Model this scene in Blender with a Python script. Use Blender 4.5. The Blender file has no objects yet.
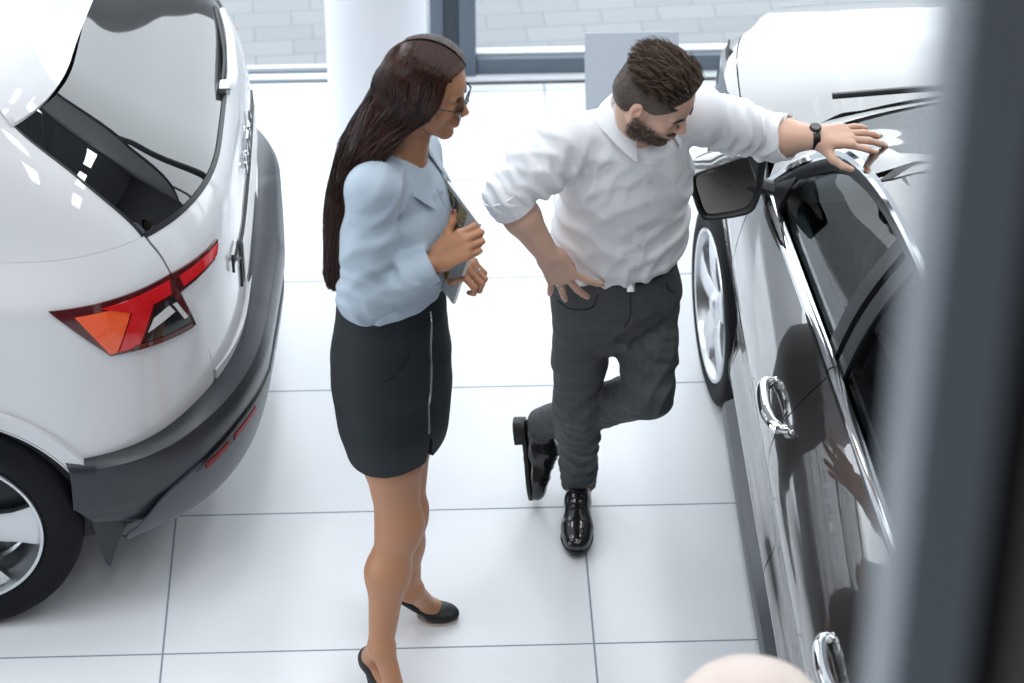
import bpy, math, random
import numpy as np
random.seed(7)
SC = bpy.context.scene
COL = SC.collection
PI = math.pi

# ------------------------------------------------------------------ materials
def mat(name, color=(.8, .8, .8), rough=.5, metal=0., coat=0., coat_rough=.03, spec=.5, trans=0., ior=1.45,
        bump=None, sheen=0., sss=0., alpha=1., emit=None, estr=0., var=None, coat_ior=1.5):
    m = bpy.data.materials.new(name); m.use_nodes = True
    nt = m.node_tree; b = nt.nodes['Principled BSDF']
    b.inputs['Base Color'].default_value = (*color, 1)
    b.inputs['Roughness'].default_value = rough
    b.inputs['Metallic'].default_value = metal
    b.inputs['Coat Weight'].default_value = coat
    b.inputs['Coat Roughness'].default_value = coat_rough
    b.inputs['Coat IOR'].default_value = coat_ior
    b.inputs['Specular IOR Level'].default_value = spec
    b.inputs['Transmission Weight'].default_value = trans
    b.inputs['IOR'].default_value = ior
    b.inputs['Alpha'].default_value = alpha
    if sheen:
        b.inputs['Sheen Weight'].default_value = sheen
    if sss:
        b.inputs['Subsurface Weight'].default_value = sss
        b.inputs['Subsurface Radius'].default_value = (.012, .005, .003)
        b.inputs['Subsurface Scale'].default_value = 1.
    if emit:
        b.inputs['Emission Color'].default_value = (*emit, 1); b.inputs['Emission Strength'].default_value = estr
    L = nt.links.new
    if var:      # (scale, amount, second colour): gentle mottling of the thing's own colour
        tc = nt.nodes.new('ShaderNodeTexCoord'); n = nt.nodes.new('ShaderNodeTexNoise')
        n.inputs['Scale'].default_value = var[0]; n.inputs['Detail'].default_value = 4
        mx = nt.nodes.new('ShaderNodeMix'); mx.data_type = 'RGBA'
        mp = nt.nodes.new('ShaderNodeMapRange'); mp.inputs[1].default_value = .35; mp.inputs[2].default_value = .65
        mp.inputs[4].default_value = var[1]
        L(tc.outputs['Object'], n.inputs['Vector']); L(n.outputs['Fac'], mp.inputs[0]); L(mp.outputs[0], mx.inputs['Factor'])
        mx.inputs['A'].default_value = (*color, 1); mx.inputs['B'].default_value = (*var[2], 1)
        L(mx.outputs['Result'], b.inputs['Base Color'])
    if bump:     # (scale, strength, distance)
        tc = nt.nodes.new('ShaderNodeTexCoord'); n = nt.nodes.new('ShaderNodeTexNoise')
        n.inputs['Scale'].default_value = bump[0]; n.inputs['Detail'].default_value = 3
        bp = nt.nodes.new('ShaderNodeBump'); bp.inputs['Strength'].default_value = bump[1]; bp.inputs['Distance'].default_value = bump[2]
        L(tc.outputs['Object'], n.inputs['Vector']); L(n.outputs['Fac'], bp.inputs['Height']); L(bp.outputs['Normal'], b.inputs['Normal'])
    return m

def thin_glass(name, tint=(.9, .95, .95), refl=1.0, ior=1.5):
    """A pane modelled as one sheet: lets light straight through, reflects by Fresnel."""
    m = bpy.data.materials.new(name); m.use_nodes = True; nt = m.node_tree
    nt.nodes.remove(nt.nodes['Principled BSDF']); out = nt.nodes['Material Output']
    t = nt.nodes.new('ShaderNodeBsdfTransparent'); t.inputs[0].default_value = (*tint, 1)
    g = nt.nodes.new('ShaderNodeBsdfGlossy'); g.inputs['Roughness'].default_value = .005
    g.inputs['Color'].default_value = (refl, refl, refl, 1)
    f = nt.nodes.new('ShaderNodeFresnel'); f.inputs['IOR'].default_value = ior
    mx = nt.nodes.new('ShaderNodeMixShader'); L = nt.links.new
    L(f.outputs[0], mx.inputs[0]); L(t.outputs[0], mx.inputs[1]); L(g.outputs[0], mx.inputs[2]); L(mx.outputs[0], out.inputs[0])
    return m

# ------------------------------------------------------------------ objects
def mesh_obj(name, V, F, m, parent=None, smooth=True, sharp=None):
    me = bpy.data.meshes.new(name)
    V = np.asarray(V, float)
    me.from_pydata([tuple(v) for v in V], [], [tuple(int(i) for i in f) for f in F])
    me.validate(); me.update()
    if smooth:
        me.polygons.foreach_set('use_smooth', [True]*len(me.polygons))
        if sharp is not None: me.set_sharp_from_angle(angle=math.radians(sharp))
    o = bpy.data.objects.new(name, me); COL.objects.link(o)
    for q in (m if isinstance(m, (list, tuple)) else [m]): me.materials.append(q)
    if parent is not None: put_under(o, parent)
    return o

def put_under(o, parent):
    """Parent o while keeping the coordinates it was built in (world)."""
    o.parent = parent
    p = parent; off = np.zeros(3)
    while p is not None:
        off += np.array(p.location); p = p.parent
    if o.type in ('MESH',):
        n = len(o.data.vertices); a = np.empty(n*3); o.data.vertices.foreach_get('co', a)
        a = a.reshape(-1, 3) - off; o.data.vertices.foreach_set('co', a.ravel()); o.data.update()
    else:
        o.location = tuple(np.array(o.location) - off)

def thing(name, label, cat, loc, group=None):
    o = bpy.data.objects.new(name, None); COL.objects.link(o); o.empty_display_size = .1
    o.location = loc; o['label'] = label; o['category'] = cat
    if group: o['group'] = group
    return o

def tag(o, label, cat, group=None):
    o['label'] = label; o['category'] = cat
    if group: o['group'] = group
    return o

def struct(o):
    o['kind'] = 'structure'; return o

class MB:
    """Collects shapes into one mesh."""
    def __init__(self): self.V = []; self.F = []; self.n = 0
    def add(self, V, F):
        V = np.asarray(V, float).reshape(-1, 3)
        self.V.append(V); self.F += [[i+self.n for i in f] for f in F]; self.n += len(V); return self
    def box(self, lo, hi, bev=0.):
        (a, b, c), (d, e, f) = lo, hi
        if bev <= 0:
            V = [(a,b,c),(d,b,c),(d,e,c),(a,e,c),(a,b,f),(d,b,f),(d,e,f),(a,e,f)]
            return self.add(V, [(0,3,2,1),(4,5,6,7),(0,1,5,4),(1,2,6,5),(2,3,7,6),(3,0,4,7)])
        import bmesh
        bm = bmesh.new(); r = bmesh.ops.create_cube(bm, size=1)
        for v in bm.verts: v.co = ((a+d)/2+v.co.x*(d-a), (b+e)/2+v.co.y*(e-b), (c+f)/2+v.co.z*(f-c))
        bmesh.ops.bevel(bm, geom=bm.edges[:], offset=bev, segments=2, affect='EDGES', profile=.6)
        bm.verts.index_update()
        V = [tuple(v.co) for v in bm.verts]; F = [[v.index for v in q.verts] for q in bm.faces]; bm.free()
        return self.add(V, F)
    def tube(self, pts, r, n=10, closed=False, cap=True, flat=None):
        """Round (or flattened: flat=(axis vector, factor)) tube along pts; r number or list."""
        P = np.asarray(pts, float); k = len(P)
        R = np.full(k, r, float) if np.isscalar(r) else np.asarray(r, float)
        T = np.roll(P, -1, 0) - np.roll(P, 1, 0)
        if not closed: T[0] = P[1]-P[0]; T[-1] = P[-1]-P[-2]
        T /= np.linalg.norm(T, axis=1)[:, None]+1e-12
        a = np.array([0, 0, 1.]) if abs(T[0][2]) < .9 else np.array([1., 0, 0])
        V = []
        N = np.cross(T[0], a); N /= np.linalg.norm(N)
        for i in range(k):
            N = N - T[i]*np.dot(N, T[i]); N /= np.linalg.norm(N)+1e-12
            B = np.cross(T[i], N)
            for j in range(n):
                t = 2*PI*j/n
                o = (N*math.cos(t)+B*math.sin(t))*R[i]
                if flat is not None:
                    ax = np.asarray(flat[0], float); o = o - ax*np.dot(o, ax)*(1-flat[1])
                V.append(P[i]+o)
        F = []
        for i in range(k if closed else k-1):
            i2 = (i+1) % k
            for j in range(n):
                F.append([i*n+j, i*n+(j+1) % n, i2*n+(j+1) % n, i2*n+j])
        if cap and not closed:
            F.append(list(range(n))[::-1]); F.append([(k-1)*n+j for j in range(n)])
        return self.add(V, F)
    def lathe(self, prof, c, axis='Z', n=32, R=None):
        """prof: list of (radius, height) along axis, closed at the ends if radius 0. R: 3x3 rotation (columns)."""
        V = []; F = []; k = len(prof)
        for (r, h) in prof:
            for j in range(n):
                t = 2*PI*j/n; V.append((r*math.cos(t), r*math.sin(t), h))
        V = np.array(V)
        if axis == 'X': V = V[:, [2, 0, 1]]
        elif axis == 'Y': V = V[:, [1, 2, 0]]
        if R is not None: V = V @ np.asarray(R).T
        V = V + np.asarray(c)
        for i in range(k-1):
            for j in range(n):
                F.append([i*n+j, i*n+(j+1) % n, (i+1)*n+(j+1) % n, (i+1)*n+j])
        return self.add(V, F)
    def grid(self, P, closed_u=False):
        """P: (nu, nv, 3) array of points."""
        P = np.asarray(P, float); nu, nv = P.shape[:2]; F = []
        for i in range(nu if closed_u else nu-1):
            i2 = (i+1) % nu
            for j in range(nv-1):
                F.append([i*nv+j, i2*nv+j, i2*nv+j+1, i*nv+j+1])
        return self.add(P.reshape(-1, 3), F)
    def shell(self, P, th, flip=False):
        """A panel with thickness: P is its outer face, th how far the inner face lies behind."""
        P = np.asarray(P, float); nu, nv = P.shape[:2]
        N = gnorm(P)
        if flip: N = -N
        Q = P - N*th
        n = nu*nv; F = []
        for i in range(nu-1):
            for j in range(nv-1):
                a = [i*nv+j, (i+1)*nv+j, (i+1)*nv+j+1, i*nv+j+1]
                F.append(a if not flip else a[::-1]); b = [q+n for q in a]; F.append(b[::-1] if not flip else b)
        ring = [i*nv for i in range(nu)] + [(nu-1)*nv+j for j in range(1, nv)] + [i*nv+nv-1 for i in range(nu-2, -1, -1)] + [j for j in range(nv-2, 0, -1)]
        for a, b in zip(ring, ring[1:]+ring[:1]):
            f = [b, a, a+n, b+n]; F.append(f if not flip else f[::-1])
        return self.add(np.concatenate([P.reshape(-1, 3), Q.reshape(-1, 3)]), F)
    def prism(self, poly, off):
        """Closed polygon of 3-D points pushed along off."""
        P = np.asarray(poly, float); k = len(P); Q = P+np.asarray(off, float)
        F = [list(range(k))[::-1], [k+i for i in range(k)]]
        for i in range(k): F.append([i, (i+1) % k, k+(i+1) % k, k+i])
        return self.add(np.concatenate([P, Q]), F)
    def build(self, name, m, parent=None, smooth=True, sharp=35):
        o = mesh_obj(name, np.concatenate(self.V), self.F, m, parent, smooth, sharp)
        import bmesh
        bm = bmesh.new(); bm.from_mesh(o.data); bmesh.ops.recalc_face_normals(bm, faces=bm.faces); bm.to_mesh(o.data); bm.free()
        return o
def gnorm(P):
    du = np.gradient(P, axis=0); dv = np.gradient(P, axis=1)
    N = np.cross(du, dv); return N/(np.linalg.norm(N, axis=2)[..., None]+1e-12)
# ------------------------------------------------------------------ curves
def pchip(xk, yk):
    """Smooth monotone interpolation through keys."""
    xk = np.asarray(xk, float); yk = np.asarray(yk, float)
    h = np.diff(xk); d = np.diff(yk)/h; m = np.zeros(len(xk))
    for i in range(1, len(xk)-1):
        if d[i-1]*d[i] > 0:
            w1, w2 = 2*h[i]+h[i-1], h[i]+2*h[i-1]; m[i] = (w1+w2)/(w1/d[i-1]+w2/d[i])
    m[0], m[-1] = d[0], d[-1]
    def f(x):
        x = np.clip(np.asarray(x, float), xk[0], xk[-1])
        i = np.clip(np.searchsorted(xk, x, side='right')-1, 0, len(h)-1)
        t = (x-xk[i])/h[i]; t2, t3 = t*t, t**3
        return (2*t3-3*t2+1)*yk[i]+(t3-2*t2+t)*h[i]*m[i]+(-2*t3+3*t2)*yk[i+1]+(t3-t2)*h[i]*m[i+1]
    return f
def crv(pts, n=40, closed=False):
    """Catmull-Rom through 3-D points, n samples evenly by length."""
    P = np.asarray(pts, float); k = len(P); out = []
    segs = k if closed else k-1
    for i in range(segs):
        p1, p2 = P[i % k], P[(i+1) % k]
        p0 = P[(i-1) % k] if closed or i > 0 else 2*p1-p2
        p3 = P[(i+2) % k] if closed or i < k-2 else 2*p2-p1
        for t in np.linspace(0, 1, 16, endpoint=False):
            out.append(.5*((2*p1)+(p2-p0)*t+(2*p0-5*p1+4*p2-p3)*t*t+(3*p1-p0-3*p2+p3)*t**3))
    out.append(P[0] if closed else P[-1]); out = np.array(out)
    s = np.concatenate([[0], np.cumsum(np.linalg.norm(np.diff(out, axis=0), axis=1))])
    q = np.linspace(0, s[-1], n+1 if closed else n)
    R = np.stack([np.interp(q, s, out[:, i]) for i in range(out.shape[1])], 1)
    return R[:-1] if closed else R

# ------------------------------------------------------------------ the white SUV's skin (long axis X, tail at +X)
SUV_YC = 6.42
_z = [.22, .30, .38, .60, .85, .98, 1.05, 1.09, 1.25, 1.38, 1.44, 1.48]
suv_hw = pchip(_z, [.84, .865, .88, .89, .885, .868, .83, .805, .735, .67, .63, .58])
suv_xr = pchip(_z, [-.56, -.53, -.515, -.49, -.488, -.495, -.510, -.530, -.70, -.87, -.93, -.98])
suv_xf = pchip(_z, [-4.40, -4.45, -4.46, -4.47, -4.42, -4.25, -3.6, -3.35, -2.85, -2.55, -2.4, -2.3])
suv_rx = pchip(_z, [.42, .45, .46, .46, .48, .48, .46, .44, .33, .26, .24, .24])
suv_ry = pchip(_z, [.55, .58, .60, .60, .60, .60, .58, .55, .42, .35, .33, .33])
def suv(s, z, off=0., bump=None):
    """Half outline: s 0 tail centre, .15 corner begins, .40 side begins, .80 front corner, 1 nose centre. Near (-Y) side."""
    s = np.asarray(s, float); z = np.asarray(z, float); s, z = np.broadcast_arrays(s, z)
    hw = suv_hw(z)+off; xr = suv_xr(z)+off; xf = suv_xf(z)-off; rx = suv_rx(z); ry = suv_ry(z)
    e = 2.25
    x = np.zeros(s.shape); y = np.zeros(s.shape)     # y = distance from the centre line
    a = s < .15; b = (s >= .15) & (s < .40); c = (s >= .40) & (s < .80); d = s >= .80
    y = np.where(a, (hw-ry)*s/.15, y); x = np.where(a, xr, x)
    ph = np.clip((s-.15)/.25, 0, 1)*PI/2
    y = np.where(b, hw-ry+ry*np.sin(ph)**(2/e), y); x = np.where(b, xr-rx+rx*np.maximum(np.cos(ph), 0)**(2/e), x)
    t = np.clip((s-.40)/.40, 0, 1); x0 = xr-rx; x1 = xf+.6
    y = np.where(c, hw, y); x = np.where(c, x0+(x1-x0)*t, x)
    ph = np.clip((s-.80)/.20, 0, 1)*PI/2
    y = np.where(d, hw*np.maximum(np.cos(ph), 0)**(2/2.6), y); x = np.where(d, x1-.6*np.sin(ph)**(2/2.6), x)
    x = x-.025*(y/hw)**2*(x > -1.6)                  # the tail bows a little
    return np.stack([x, SUV_YC-y, z+0*x], -1)
# ------------------------------------------------------------------ materials of the place
M = {}
M['white_frame'] = mat('white_frame', (.80, .84, .87), .35)
M['grey_frame'] = mat('anthracite_frame', (.105, .135, .17), .38, bump=(60, .05, .001))
M['dark'] = mat('dark_gap', (.012, .014, .018), .6)
M['column'] = mat('column_paint', (.80, .83, .87), .55, bump=(30, .05, .002))
M['wall'] = mat('wall_paint', (.62, .65, .68), .6, bump=(25, .05, .002))
M['glass'] = thin_glass('facade_glass', (.97, .99, 1.), .55)
M['black_plastic'] = mat('black_plastic', (.012, .013, .015), .38)
M['rubber'] = mat('tyre_rubber', (.007, .008, .010), .7, spec=.2, bump=(90, .15, .001))
M['chrome'] = mat('chrome', (.86, .88, .90), .05, 1.)
M['alloy'] = mat('silver_alloy', (.62, .64, .66), .28, 1.)
M['steel'] = mat('brushed_steel', (.35, .36, .38), .35, 1.)

def tile_floor():
    m = bpy.data.materials.new('floor_tiles'); m.use_nodes = True; nt = m.node_tree; L = nt.links.new
    b = nt.nodes['Principled BSDF']; N = nt.nodes.new
    tc = N('ShaderNodeTexCoord'); sx = N('ShaderNodeSeparateXYZ'); L(tc.outputs['Object'], sx.inputs[0])
    def line(out, off, period, half):
        a = N('ShaderNodeMath'); a.operation = 'SUBTRACT'; a.inputs[1].default_value = off; L(out, a.inputs[0])
        w = N('ShaderNodeMath'); w.operation = 'PINGPONG'; w.inputs[1].default_value = period/2; L(a.outputs[0], w.inputs[0])
        r = N('ShaderNodeMapRange'); r.inputs[1].default_value = half*.5; r.inputs[2].default_value = half*1.4
        r.inputs[3].default_value = 1; r.inputs[4].default_value = 0; L(w.outputs[0], r.inputs[0]); return r.outputs[0]
    lx = line(sx.outputs[0], .412, 1.13, .0028); ly = line(sx.outputs[1], 5.404, .5675, .0028)
    mx = N('ShaderNodeMath'); mx.operation = 'MAXIMUM'; L(lx, mx.inputs[0]); L(ly, mx.inputs[1])
    n = N('ShaderNodeTexNoise'); n.inputs['Scale'].default_value = 1.3; n.inputs['Detail'].default_value = 3; L(tc.outputs['Object'], n.inputs['Vector'])
    base = N('ShaderNodeMix'); base.data_type = 'RGBA'; base.inputs['A'].default_value = (.76, .79, .83, 1); base.inputs['B'].default_value = (.80, .825, .855, 1)
    L(n.outputs['Fac'], base.inputs['Factor'])
    c = N('ShaderNodeMix'); c.data_type = 'RGBA'; L(base.outputs['Result'], c.inputs['A']); c.inputs['B'].default_value = (.20, .25, .31, 1)
    L(mx.outputs[0], c.inputs['Factor']); L(c.outputs['Result'], b.inputs['Base Color'])
    r = N('ShaderNodeMapRange'); r.inputs[3].default_value = .22; r.inputs[4].default_value = .7; L(mx.outputs[0], r.inputs[0]); L(r.outputs[0], b.inputs['Roughness'])
    b.inputs['Specular IOR Level'].default_value = .35
    return m
def pavers():
    m = bpy.data.materials.new('concrete_pavers'); m.use_nodes = True; nt = m.node_tree; L = nt.links.new
    b = nt.nodes['Principled BSDF']; N = nt.nodes.new
    tc = N('ShaderNodeTexCoord'); mp = N('ShaderNodeMapping'); L(tc.outputs['Object'], mp.inputs[0])
    mp.inputs['Rotation'].default_value = (0, 0, math.radians(-4)); mp.inputs['Scale'].default_value = (1, 1, 1)
    br = N('ShaderNodeTexBrick'); L(mp.outputs[0], br.inputs['Vector'])
    br.inputs['Scale'].default_value = 1; br.inputs['Brick Width'].default_value = .21; br.inputs['Row Height'].default_value = .105
    br.inputs['Mortar Size'].default_value = .0035; br.inputs['Mortar Smooth'].default_value = .5
    br.inputs['Color1'].default_value = (.27, .28, .295, 1); br.inputs['Color2'].default_value = (.30, .31, .32, 1); br.inputs['Mortar'].default_value = (.19, .205, .23, 1)
    br.offset = .35
    L(br.outputs['Color'], b.inputs['Base Color']); b.inputs['Roughness'].default_value = .8
    return m
fl = MB().box((-7, -4, -.12), (7, 8.335, 0)).build('floor', tile_floor(), smooth=False); struct(fl)
pv = MB().box((-14, 8.39, -.16), (14, 26, -.045)).build('outside_pavement', pavers(), smooth=False); struct(pv)

# glass front: y 8.30 - 8.43
FY0, FY1, FTOP = 8.335, 8.43, 3.6
def frame_box(mb, x0, x1, z0, z1, y0=FY0, y1=FY1, bev=.006): mb.box((x0, y0, z0), (x1, y1, z1), bev)
w1 = thing('window_1', '', '', (-1.8, 8.38, 0)); struct(w1)
del w1['label']; del w1['category']
mb = MB(); frame_box(mb, -3.7, .018, -.055, .012); frame_box(mb, -3.7, .018, FTOP-.12, FTOP); frame_box(mb, -3.7, -3.55, .012, FTOP-.12); mb.build('window_frame', M['white_frame'], w1)
mb = MB(); mb.box((-3.7, 8.37, .0125), (.018, 8.395, .019)).build('glazing_bead', M['grey_frame'], w1)
MB().box((-3.7, 8.322, -.02), (.018, 8.334, .003)).build('floor_joint', M['grey_frame'], w1)
mb = MB().add([(-3.55, 8.382, .026), (.018, 8.382, .026), (.018, 8.382, FTOP-.12), (-3.55, 8.382, FTOP-.12)], [(0, 1, 2, 3)]); mb.build('pane', M['glass'], w1, smooth=False)
w2 = thing('window_2', '', '', (1.0, 8.38, 0)); struct(w2); del w2['label']; del w2['category']
mb = MB(); frame_box(mb, .020, .066, -.055, FTOP); frame_box(mb, .120, .178, -.02, FTOP, FY0-.012)
frame_box(mb, .178, 2.2, -.018, .073); frame_box(mb, .178, 2.2, FTOP-.12, FTOP); frame_box(mb, 2.2, 2.36, -.055, FTOP)
mb.build('window_frame', M['grey_frame'], w2)
MB().box((.066, FY0+.02, -.055), (.120, FY1-.01, FTOP)).build('post_groove', mat('groove', (.05, .065, .085), .5), w2)
MB().box((.178, FY0+.03, .073), (2.2, FY1-.03, .082)).build('glazing_bead', M['white_frame'], w2)
mb = MB().add([(.178, 8.382, .08), (2.2, 8.382, .08), (2.2, 8.382, FTOP-.12), (.178, 8.382, FTOP-.12)], [(0, 1, 2, 3)]); mb.build('pane', M['glass'], w2, smooth=False)
t1 = MB().box((.02, 8.30, -.05), (2.36, 8.345, .012), .004).build('trim_1', M['white_frame']); struct(t1)
t2 = MB().box((.02, 8.288, -.05), (2.36, 8.302, .003)).build('trim_2', M['dark']); struct(t2)
M['ceiling'] = mat('ceiling_paint', (.36, .37, .39), .7)
M['wall_dim'] = mat('grey_wall_paint', (.16, .17, .185), .7)
HT = 6.4
for nm, lo, hi, mm in (('wall_right', (7, -4, 0), (7.12, 8.45, HT), M['wall_dim']), ('wall_left', (-7.12, -4, 3.9), (-7, 8.45, HT), M['wall_dim']), ('wall_left', (-7.12, -4, 0), (-7, 1.0, 3.9), M['wall_dim']),
                       ('wall_back', (-7, -4.12, 0), (7, -4, HT), M['wall_dim']), ('ceiling', (-7.1, -4.1, HT), (7.1, 8.45, HT+.12), M['ceiling']),
                       ('wall_front', (-7, 8.34, FTOP), (7, 8.45, HT), M['wall']), ('balcony_slab', (-7, -4, 3.05), (7, .55, 3.35), M['wall_dim'])):
    struct(MB().box(lo, hi).build(nm, mm, smooth=False))
w5 = thing('added_window', '', '', (-7.05, 4.7, 0)); struct(w5); del w5['label']; del w5['category']  # unseen glazing, added to give the dark car's doors bright reflections
mb = MB()
for y in (1.0, 2.9, 4.8, 6.7, 8.25): mb.box((-7.11, y, 0), (-7.0, y+.12, 3.9), .004)
for z in (0, 2.6, 3.8): mb.box((-7.1, 1.1, z), (-7.01, 8.3, z+.1), .004)
mb.build('window_frame', M['grey_frame'], w5)
MB().add([(-7.06, 1.1, .1), (-7.06, 8.3, .1), (-7.06, 8.3, 3.85), (-7.06, 1.1, 3.85)], [(0, 1, 2, 3)]).build('pane', M['glass'], w5, smooth=False)
w3 = thing('window_3', '', '', (4.5, 8.38, 0)); struct(w3); del w3['label']; del w3['category']
mb = MB()
for x0, x1 in ((2.36, 2.5), (4.6, 4.75), (6.9, 7.0)): frame_box(mb, x0, x1, -.02, FTOP)
frame_box(mb, 2.5, 6.9, -.018, .073); frame_box(mb, 2.5, 6.9, FTOP-.12, FTOP); mb.build('window_frame', M['grey_frame'], w3)
MB().add([(2.5, 8.382, .07), (6.9, 8.382, .07), (6.9, 8.382, FTOP-.12), (2.5, 8.382, FTOP-.12)], [(0, 1, 2, 3)]).build('pane', M['glass'], w3, smooth=False)
w4 = thing('window_4', '', '', (-5.5, 8.38, 0)); struct(w4); del w4['label']; del w4['category']
mb = MB(); frame_box(mb, -7, -3.7, -.055, .012); frame_box(mb, -7, -3.7, FTOP-.12, FTOP); frame_box(mb, -5.4, -5.3, .012, FTOP-.12); mb.build('window_frame', M['white_frame'], w4)
MB().add([(-7, 8.382, .012), (-3.7, 8.382, .012), (-3.7, 8.382, FTOP-.12), (-7, 8.382, FTOP-.12)], [(0, 1, 2, 3)]).build('pane', M['glass'], w4, smooth=False)

co = MB().lathe([(0, 0), (.160, 0), (.166, .006), (.166, 6.4), (0, 6.4)], (-.158, 7.99, 0), n=64).build('white_column', M['column'], sharp=40)
struct(co)
# ------------------------------------------------------------------ white SUV
M['white_paint'] = mat('white_pearl_paint', (.66, .67, .69), .32, coat=1., coat_rough=.02)
M['clad'] = mat('grey_cladding', (.026, .030, .038), .30, bump=(220, .12, .0006))
M['clad_light'] = mat('lower_bumper_grey', (.075, .083, .10), .38, bump=(220, .1, .0006))
M['tail_dark'] = mat('dark_red_lens', (.075, .006, .008), .10, coat=1.)
M['tail_red'] = mat('red_lens', (.62, .012, .016), .12, coat=1.)
M['tail_reflection'] = mat('orange_reflection_lens', (.90, .10, .015), .2, coat=1., bump=(140, .5, .004))  # orange reflection in the lamp, put into the lens colour
M['reflector'] = mat('dull_red_reflector', (.22, .010, .014), .45, spec=.25); M['tail_black'] = mat('smoked_lens', (.010, .010, .012), .08, coat=1.)
M['tail_clear'] = mat('clear_lens', (.62, .62, .62), .12, coat=1.)
M['car_glass'] = thin_glass('tinted_car_glass', (.10, .13, .14), 1., 1.9)
M['cabin'] = mat('cabin_dark', (.018, .018, .020), .6)
M['cabin_grey'] = mat('cabin_grey', (.05, .05, .055), .6)

sv = thing('suv', 'white compact SUV at the left, seen from its tail with a red tail lamp', 'car', (-2.6, SUV_YC, 0))
def mirY(P): Q = np.array(P); Q[..., 1] = 2*SUV_YC-Q[..., 1]; return Q
def sp(s0, s1, z0, z1, nu=40, nv=16, off=0.):
    """Panel on the SUV skin: s0,s1 functions of v (0 low, 1 high) or numbers; z0,z1 functions of s or numbers."""
    u = np.linspace(0, 1, nu)[:, None]; v = np.linspace(0, 1, nv)[None, :]
    g = lambda f, q: f(q) if callable(f) else f+0*q
    sa, sb = g(s0, v), g(s1, v); s = sa+(sb-sa)*u
    za, zb = g(z0, s), g(z1, s); z = za+(zb-za)*v
    o = off(s, z) if callable(off) else off
    return suv(s, z, o)
def panel(name, P, m, parent, th=.012, both=True, mirror_name=None):
    a = MB().shell(P, th, flip=True).build(name, m, parent)
    b = MB().shell(mirY(P), th).build(mirror_name or name, m, parent) if both else None
    return a, b
def whole(P): return np.concatenate([P[::-1], mirY(P)[1:]], 0)       # both halves joined at the centre (s = 0)
gap = .0011
seam_k = pchip([.60, .70, .81, .94, 1.01, 1.09], [.238, .243, .256, .271, .279, .292])
clad_k = pchip([0, .12, .20, .27, .31, .35, .39, .45], [.625, .622, .605, .578, .556, .545, .540, .538])
WX, WZ, AR = -1.24, .312, .405
def arch_z(x, r): return WZ+np.sqrt(np.maximum(r*r-(x-WX)**2, 0))
def low_side(r):
    def f(s):
        x = suv(s, .6+0*s)[..., 0]
        return np.maximum(clad_k(np.minimum(s, .45)), arch_z(x, r)+0)
    return f
# inner shell that darkens the seams
P = sp(0, 1, .24, 1.07, 160, 20, -.02)
MB().grid(whole(P)).build('inner_shell', M['dark'], sv)
# tailgate below the glass
seamv = lambda v: seam_k(.64+(1.098-.64)*v)-gap
P = sp(0, seamv, .635, 1.098, 44, 26)
tg = MB().shell(whole(P), .015).build('tailgate', M['white_paint'], sv)
# quarter panels, up to the glass line and on through the rear pillar
qs = lambda v: seam_k(.56+(1.10-.56)*v)+gap
P = sp(qs, .545, lambda s: np.maximum(low_side(AR)(s), .55), 1.0985, 90, 26)
panel('quarter_panel', P, M['white_paint'], sv)
P = sp(lambda v: .2955+.018*v, lambda v: .428+.02*v, 1.099, 1.43, 26, 26)
panel('rear_pillar', P, M['white_paint'], sv)
# bumper: upper painted part follows the quarter panel, this is the painted step below the tailgate
boff = lambda s, z: .070*np.clip(1-(s/.36), 0, 1)**.7*np.clip((z-.16)/.2, 0, 1)
P = sp(0, .236, lambda s: clad_k(s)-.005, .632, 40, 6, lambda s, z: .012*np.clip(1-s/.3, 0, 1))
MB().shell(whole(P), .012).build('bumper_upper', M['white_paint'], sv)
# dark cladding: a ledge on top and a rounded face
rows = []
for (dz, inn, o) in [(0., 0., -.004), (.0, .0, .010), (-.004, 0., .45), (-.012, 0., .82), (-.03, 0., .97), (-.06, 0, 1.), (-.10, 0, 1.), (-.14, 0, .96)]:
    s = np.linspace(0, .3885-.03*max(0, -dz-.01), 90); z = clad_k(s)+dz; f = .074*np.clip(1-s/.40, 0, 1)**.6+.006
    rows.append(suv(s, z, f*o if o > 0 else -.004))
P = np.stack(rows, 1)
MB().shell(whole(P)[:, ::-1], .010, flip=True).build('bumper_cladding', M['clad'], sv)
# lower bumper face with slanting near end
lowk = pchip([0, .2, .274, .309, .341, .37], [.47, .465, .455, .41, .30, .25])
rows = []
s = np.linspace(0, .383, 90); top = clad_k(s)-.138; f = .074*np.clip(1-s/.40, 0, 1)**.6+.006
zb = .255+.075*np.clip((s-.30)/.075, 0, 1)
for k, o in zip(np.linspace(0, 1, 9), [.95, .90, .84, .82, .80, .76, .66, .45, .1]):
    rows.append(suv(s*(1-.055*k), top+(zb-top)*k, f*o))
P = np.stack(rows, 1)
MB().shell(whole(P)[:, ::-1], .010, flip=True).build('bumper_corner', M['clad'], sv)
s = np.linspace(0, .345, 80); top = np.minimum(lowk(s), .47); f = .074*np.clip(1-s/.40, 0, 1)**.6+.010
rows = [suv(s, top+(.262-top)*k, f*o+.004) for k, o in zip(np.linspace(0, 1, 8), [.96, 1.0, 1.0, .97, .92, .86, .74, .5])]
P = np.stack(rows, 1)
MB().shell(whole(P)[:, ::-1], .008, flip=True).build('lower_bumper', M['clad_light'], sv)
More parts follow.
